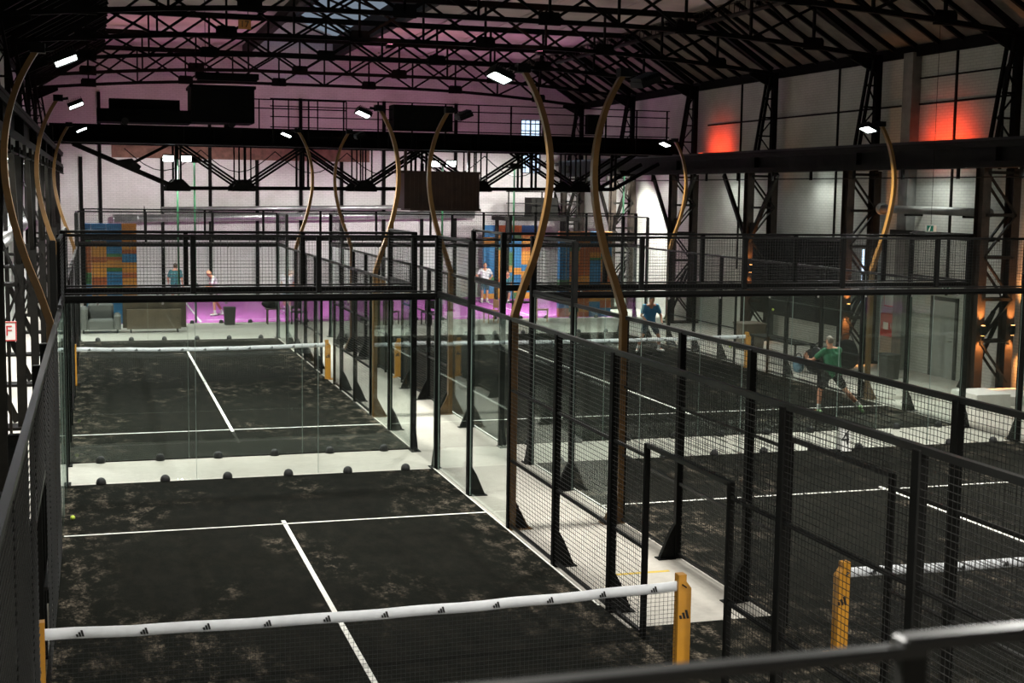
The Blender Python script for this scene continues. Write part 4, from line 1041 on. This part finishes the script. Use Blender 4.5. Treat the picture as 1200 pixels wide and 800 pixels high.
# ------------------------------------------------------------------ people
def bake(mb, name, mat, parent, voxel):
    o = mb.build(name, mat, parent)
    md = o.modifiers.new('r', 'REMESH'); md.mode = 'VOXEL'; md.voxel_size = voxel; md.use_smooth_shade = True
    sm = o.modifiers.new('s', 'SMOOTH'); sm.factor = .5; sm.iterations = 3
    dg = bpy.context.evaluated_depsgraph_get(); me = bpy.data.meshes.new_from_object(o.evaluated_get(dg))
    o.modifiers.clear(); old = o.data; o.data = me; bpy.data.meshes.remove(old)
    if not me.materials: me.materials.append(MATS[mat])
    return o
def person(base, rz, J, label, shirt, shorts, hair, shoe, shirt2=None, bald=False, voxel=.011, fingers=None):
    """J: joints in the person's frame: +x their right, +y forward (facing), z up"""
    t = thing('person', label, 'person', base)
    R = Matrix.Rotation(rz, 3, 'Z'); B = Vector(base)
    g = {k: R @ Vector(v)+B for k, v in J.items() if isinstance(v, tuple) and k[:4] not in ('hand', 'palm', 'face')}
    def lv(v): return R @ Vector(v)
    b = MB()
    pel, ch, nk, hd = g['pelvis'], g['chest'], g['neck'], g['head']
    hd_up = (hd-nk).normalized(); face = lv(J.get('face', (0, 1, 0))).normalized(); side = face.cross(hd_up).normalized()
    face = hd_up.cross(side).normalized()
    # torso as overlapping tapered volumes
    sideB = (g['sh_r']-g['sh_l']).normalized()
    for s in (-1, 1):
        b.cap(pel+sideB*s*.075, pel.lerp(ch, .5)+sideB*s*.06, .115, .105); b.cap(pel.lerp(ch, .5)+sideB*s*.06, ch+sideB*s*.085, .105, .115)
        shp = g['sh_r'] if s > 0 else g['sh_l']
        b.cap(ch+sideB*s*.06, shp-sideB*s*.02, .10, .068); b.cap(nk-hd_up*.02, shp, .05, .055)
    b.cap(ch, nk-hd_up*.03, .11, .065); b.cap(nk-hd_up*.05, hd, .056, .055)
    rot = Matrix((side, face, hd_up)).transposed()
    b.ell(hd+hd_up*.02, (.076, .096, .112), rot=rot); b.ell(hd-hd_up*.055+face*.03, (.056, .062, .062), rot=rot)
    b.cap(hd+face*.092+hd_up*.02, hd+face*.112-hd_up*.012, .012, .015)            # nose
    b.cap(hd+face*.086-hd_up*.048-side*.016, hd+face*.086-hd_up*.048+side*.016, .010, .010)   # lips
    b.ell(hd+face*.07-hd_up*.095, (.026, .024, .02), rot=rot)
    for s in (-1, 1): b.ell(hd+side*s*.078-face*.005, (.012, .022, .034), rot=rot)
    for s, k in ((1, 'r'), (-1, 'l')):
        sh, el, wr = g['sh_'+k], g['el_'+k], g['wr_'+k]
        b.cap(sh, el, .052, .040); b.cap(el, wr, .041, .027)
        d = (wr-el).normalized(); hv = lv(J.get('hand_'+k, tuple(R.inverted() @ d))).normalized()
        sd = hv.cross(lv(J.get('palm_'+k, (1*s, .1, 0)))).normalized(); nrm = sd.cross(hv).normalized()
        pc = wr+hv*.045
        for q in (-.026, 0, .026): b.cap(wr+hv*.005+sd*q*.6, wr+hv*.085+sd*q, .018, .015, 8)
        curl = J.get('curl_'+k, .5)
        for q, L in ((-.034, .070), (-.012, .080), (.011, .076), (.033, .060)):
            p0 = wr+hv*.085+sd*q; d1 = (hv*math.cos(curl*.6)+nrm*math.sin(curl*.6)+sd*q*(6 if curl < .3 else 1)).normalized(); p1 = p0+d1*L*.5
            d2 = (hv*math.cos(curl*1.5)+nrm*math.sin(curl*1.5)+sd*q*(6 if curl < .3 else 1)).normalized(); b.cap(p0, p1, .0095, .009, 8); b.cap(p1, p1+d2*L*.5, .009, .0075, 8)
        th = wr+hv*.03-sd*.03; d1 = (hv*.6-sd*.8+nrm*.3).normalized(); b.cap(th, th+d1*.04, .012, .010, 8); b.cap(th+d1*.04, th+d1*.04+(hv*.9-sd*.3+nrm*.3).normalized()*.03, .010, .008, 8)
        hp, kn, an, to = g['hip_'+k], g['kn_'+k], g['an_'+k], g['to_'+k]
        b.cap(hp, kn, .085, .055); b.cap(kn, kn.lerp(an, .4), .054, .054); b.cap(kn.lerp(an, .4), an, .054, .036); b.cap(an, to, .038, .028)
    bake(b, 'body', 'skin', t, voxel)
    # shirt
    b = MB()
    for s in (-1, 1):
        b.cap(pel+sideB*s*.08+Vector((0, 0, .0)), pel.lerp(ch, .5)+sideB*s*.068, .125, .12); b.cap(pel.lerp(ch, .5)+sideB*s*.068, ch+sideB*s*.09, .12, .127)
        shp = g['sh_r'] if s > 0 else g['sh_l']; el = g['el_r'] if s > 0 else g['el_l']
        b.cap(ch+sideB*s*.06, shp-sideB*s*.02, .11, .078); b.cap(nk-hd_up*.05, shp, .05, .064); b.cap(shp, shp.lerp(el, .62), .066, .064)
    b.cap(ch, nk-hd_up*.06, .12, .07)
    sh_o = bake(b, 'shirt', shirt, t, voxel)
    if shirt2:
        b = MB()
        for k in ('r', 'l'):
            b.cap(g['sh_'+k]+(g['sh_'+k]-ch).normalized()*.015+Vector((0, 0, .012)), g['sh_'+k].lerp(g['el_'+k], .55)+(g['sh_'+k]-ch).normalized()*.012, .060, .058)
        bake(b, 'shoulder_stripe', shirt2, sh_o, voxel)
    b = MB()
    for k in ('r', 'l'):
        hp, kn = g['hip_'+k], g['kn_'+k]; b.cap(hp, hp.lerp(kn, .66), .108, .092)
        b.cap(pel, hp, .12, .11)
    bake(b, 'shorts', shorts, t, voxel)
    b = MB(); b.ell(hd+hd_up*.035-face*.014, (.083, .098, .105), rot=rot)
    if not bald:
        # crop the hair cap away from the face
        ho = MB()
        for v, in (): pass
        keep = [i for i, v in enumerate(b.v) if (Vector(v)-hd).dot(face) < .055 and not ((Vector(v)-hd).dot(hd_up) < .02 and (Vector(v)-hd).dot(face) > -.02) and (Vector(v)-hd).dot(hd_up) > -.06]
        ks = set(keep); fs = [f for f in b.f if all(i in ks for i in f)]
        ho.v = b.v; ho.f = fs; ho.m = [0]*len(fs); ho.build('hair', hair, t, True)
    for s in (-1, 1):
        e = MB(); e.ell(hd+face*.086+side*s*.031+hd_up*.022, (.012, .008, .008), 8, 5, rot=rot); e.build('eye', 'eye_dark', t)
    for k in ('r', 'l'):
        an, to = g['an_'+k], g['to_'+k]; kn = g['kn_'+k]
        b = MB(); dz = Vector((0, 0, -.02)); hl = an-(to-an).normalized()*.045
        b.cap(hl+dz*1.6, an.lerp(to, .5)+dz, .044, .045); b.cap(an.lerp(to, .5)+dz, to+dz*.2, .045, .036); b.cap(an+Vector((0, 0, .0)), an.lerp(kn, .08), .046, .043)
        bake(b, 'shoe', shoe, t, voxel)
        b = MB(); b.cap(an.lerp(kn, .06), an.lerp(kn, .30), .044, .050); bake(b, 'sock', 'shoe_white', t, voxel)
    return t, g
def stand(h=1.76, **kw):
    s = h/1.76
    J = dict(pelvis=(0, 0, .96), chest=(0, 0, 1.30), neck=(0, 0, 1.50), head=(0, .02, 1.62), sh_r=(.19, 0, 1.43), sh_l=(-.19, 0, 1.43),
             el_r=(.24, -.02, 1.14), el_l=(-.24, -.02, 1.14), wr_r=(.25, .08, .90), wr_l=(-.25, .08, .90),
             hip_r=(.095, 0, .90), hip_l=(-.095, 0, .90), kn_r=(.11, .02, .49), kn_l=(-.11, .02, .49), an_r=(.12, -.02, .085), an_l=(-.12, -.02, .085),
             to_r=(.15, .13, .045), to_l=(-.15, .13, .045))
    J.update(kw)
    return {k: (tuple(c*s for c in v) if isinstance(v, tuple) and not k.startswith(('face', 'hand', 'palm')) else v) for k, v in J.items()}
def racket(hand, direction, normal, label):
    h, d, n = Vector(hand), Vector(direction).normalized(), Vector(normal).normalized(); n = (n-d*n.dot(d)).normalized(); s = d.cross(n)
    t = thing('padel_racket', label, 'racket', tuple(h), 'padel rackets in the players\' hands')
    b = MB(); b.tube([h-d*.04, h+d*.11], .016, 8); b.build('grip', 'rubber_black', t)
    b = MB(); pts = []; N = 22
    for k in range(N):
        a = 2*PI*k/N; pts.append((.135*math.sin(a), .15-.145*math.cos(a)))
    vs = [h+d*(.12+v)+s*u+n*.018 for u, v in pts]+[h+d*(.12+v)+s*u-n*.018 for u, v in pts]
    fs = [tuple(range(N)), tuple(reversed(range(N, 2*N)))]+[(k, N+k, N+(k+1) % N, (k+1) % N) for k in range(N)]
    b.add(vs, fs); b.build('racket_face', 'racket_black', t)

# green-shirted player, back to us, stretching to the left
pg = (15.85, 14.0, .0145)
J = stand(pelvis=(.08, .03, .92), chest=(.05, .09, 1.26), neck=(.03, .12, 1.46), head=(.02, .16, 1.575), sh_r=(.24, .11, 1.40), sh_l=(-.15, .09, 1.39),
          el_r=(.31, .32, 1.24), wr_r=(.18, .50, 1.18), el_l=(-.36, .20, 1.18), wr_l=(-.46, .27, 1.19), hand_l=(-.25, .1, .95), palm_l=(0, 1, .1), curl_l=.12,
          hip_r=(.12, .02, .87), hip_l=(-.08, .05, .87), kn_l=(-.20, .12, .50), an_l=(-.27, .02, .09), to_l=(-.36, .14, .045),
          kn_r=(.36, -.02, .52), an_r=(.66, -.16, .17), to_r=(.76, -.10, .055), curl_r=1.5)
t, g = person(pg, 0, J, 'man in green shirt and black shorts lunging with one hand raised', 'shirt_green', 'shorts_black', 'hair_grey', 'shoe_lime', voxel=.009)
racket(g['wr_r']+Vector((0, .08, 0)), (-.3, .9, .25), (1, .2, 0), 'dark racket held out in front of the green-shirted man')
# blue-shirted player, facing us
pb = (16.47, 25.75, .0145)
J = stand(1.80, pelvis=(0, -.03, .90), chest=(0, .04, 1.23), neck=(0, .10, 1.42), head=(0, .15, 1.53), sh_r=(.20, .06, 1.36), sh_l=(-.20, .06, 1.36),
          el_r=(.30, .10, 1.09), wr_r=(.20, .28, .94), el_l=(-.31, .12, 1.08), wr_l=(-.27, .30, .90), hip_r=(.11, -.02, .85), hip_l=(-.11, -.02, .85),
          kn_r=(.26, .10, .48), kn_l=(-.26, .10, .48), an_r=(.35, -.03, .085), an_l=(-.35, -.03, .085), to_r=(.43, .10, .045), to_l=(-.43, .10, .045), curl_r=1.3, curl_l=1.3)
t, g = person(pb, PI, J, 'player in a blue shirt with pale blue shoulders, standing behind the far net', 'shirt_blue', 'shorts_navy', 'hair_dark', 'shoe_white', 'shirt_light_blue')
racket(g['wr_l']+Vector((-.02, -.08, -.02)), (-.75, -.6, -.1), (0, .2, 1), 'black racket held low by the blue-shirted player')
# far players on the magenta court
J = stand(1.80, el_l=(-.28, .06, 1.15), wr_l=(-.26, .22, 1.02), wr_r=(.27, .10, .92), curl_r=1.3)
t, g = person((3.48, 43.0, .0145), 0, J, 'person in a dark teal shirt with back turned, at the left on the magenta court', 'shirt_teal', 'shorts_navy', 'hair_dark', 'shoe_white', voxel=.014)
racket(g['wr_r']+Vector((0, .05, -.07)), (.1, .5, -.8), (1, 0, 0), 'racket hanging from the teal-shirted person\'s right hand')
J = stand(1.84, pelvis=(0, -.04, .93), chest=(0, .10, 1.24), neck=(0, .20, 1.42), head=(0, .27, 1.52), sh_r=(.19, .13, 1.36), sh_l=(-.19, .13, 1.36), el_r=(.22, .22, 1.08), wr_r=(.12, .42, 1.00), el_l=(-.22, .22, 1.08), wr_l=(-.06, .44, 1.0),
          an_r=(.13, -.22, .085), to_r=(.15, -.08, .045), an_l=(-.13, .10, .085), to_l=(-.15, .25, .045), kn_r=(.12, .0, .49), kn_l=(-.12, .12, .49), curl_r=1.4, curl_l=1.2)
t, g = person((4.80, 39.6, .0145), PI/2*1.05, J, 'bald player in a white shirt crouching sideways with racket held forward', 'shirt_white', 'shirt_white', 'hair_grey', 'shoe_white', bald=True, voxel=.014)
racket(g['wr_r']+Vector((-.08, 0, 0)), (-1, -.1, .25), (.2, 1, .1), 'round racket held forward by the bald white-shirted player')
J = stand(1.72)
person((7.62, 41.0, .0145), PI*.9, J, 'person in a pale shirt behind the corner mesh on the magenta court', 'shirt_white', 'shirt_teal', 'hair_grey', 'shoe_white', voxel=.014)
J = stand(1.74, el_r=(.36, -.06, 1.18), wr_r=(.20, .05, 1.02), el_l=(-.36, -.06, 1.18), wr_l=(-.20, .05, 1.02), hand_r=(-.8, .5, -.2), hand_l=(.8, .5, -.2))
person((16.47, 44.0, .0145), PI, J, 'player in a white shirt with hands on hips before the far block wall', 'shirt_white', 'shorts_navy', 'hair_dark', 'shoe_white', voxel=.014)
J = stand(1.62, pelvis=(0, -.05, .85), chest=(0, .06, 1.13), neck=(0, .14, 1.31), head=(0, .19, 1.41), sh_r=(.19, .08, 1.25), sh_l=(-.19, .08, 1.25), el_r=(.25, .12, .97), el_l=(-.25, .12, .97), wr_r=(.2, .3, .86), wr_l=(-.2, .3, .86), kn_r=(.13, .12, .47), kn_l=(-.13, .12, .47), hip_r=(.1, -.03, .8), hip_l=(-.1, -.03, .8))
person((17.25, 43.4, .0145), PI, J, 'person in a teal shirt crouching beside the white-shirted far player', 'shirt_teal', 'shorts_navy', 'hair_dark', 'shoe_white', voxel=.014)

for o in bpy.data.objects:
    if '_base' in o: del o['_base']
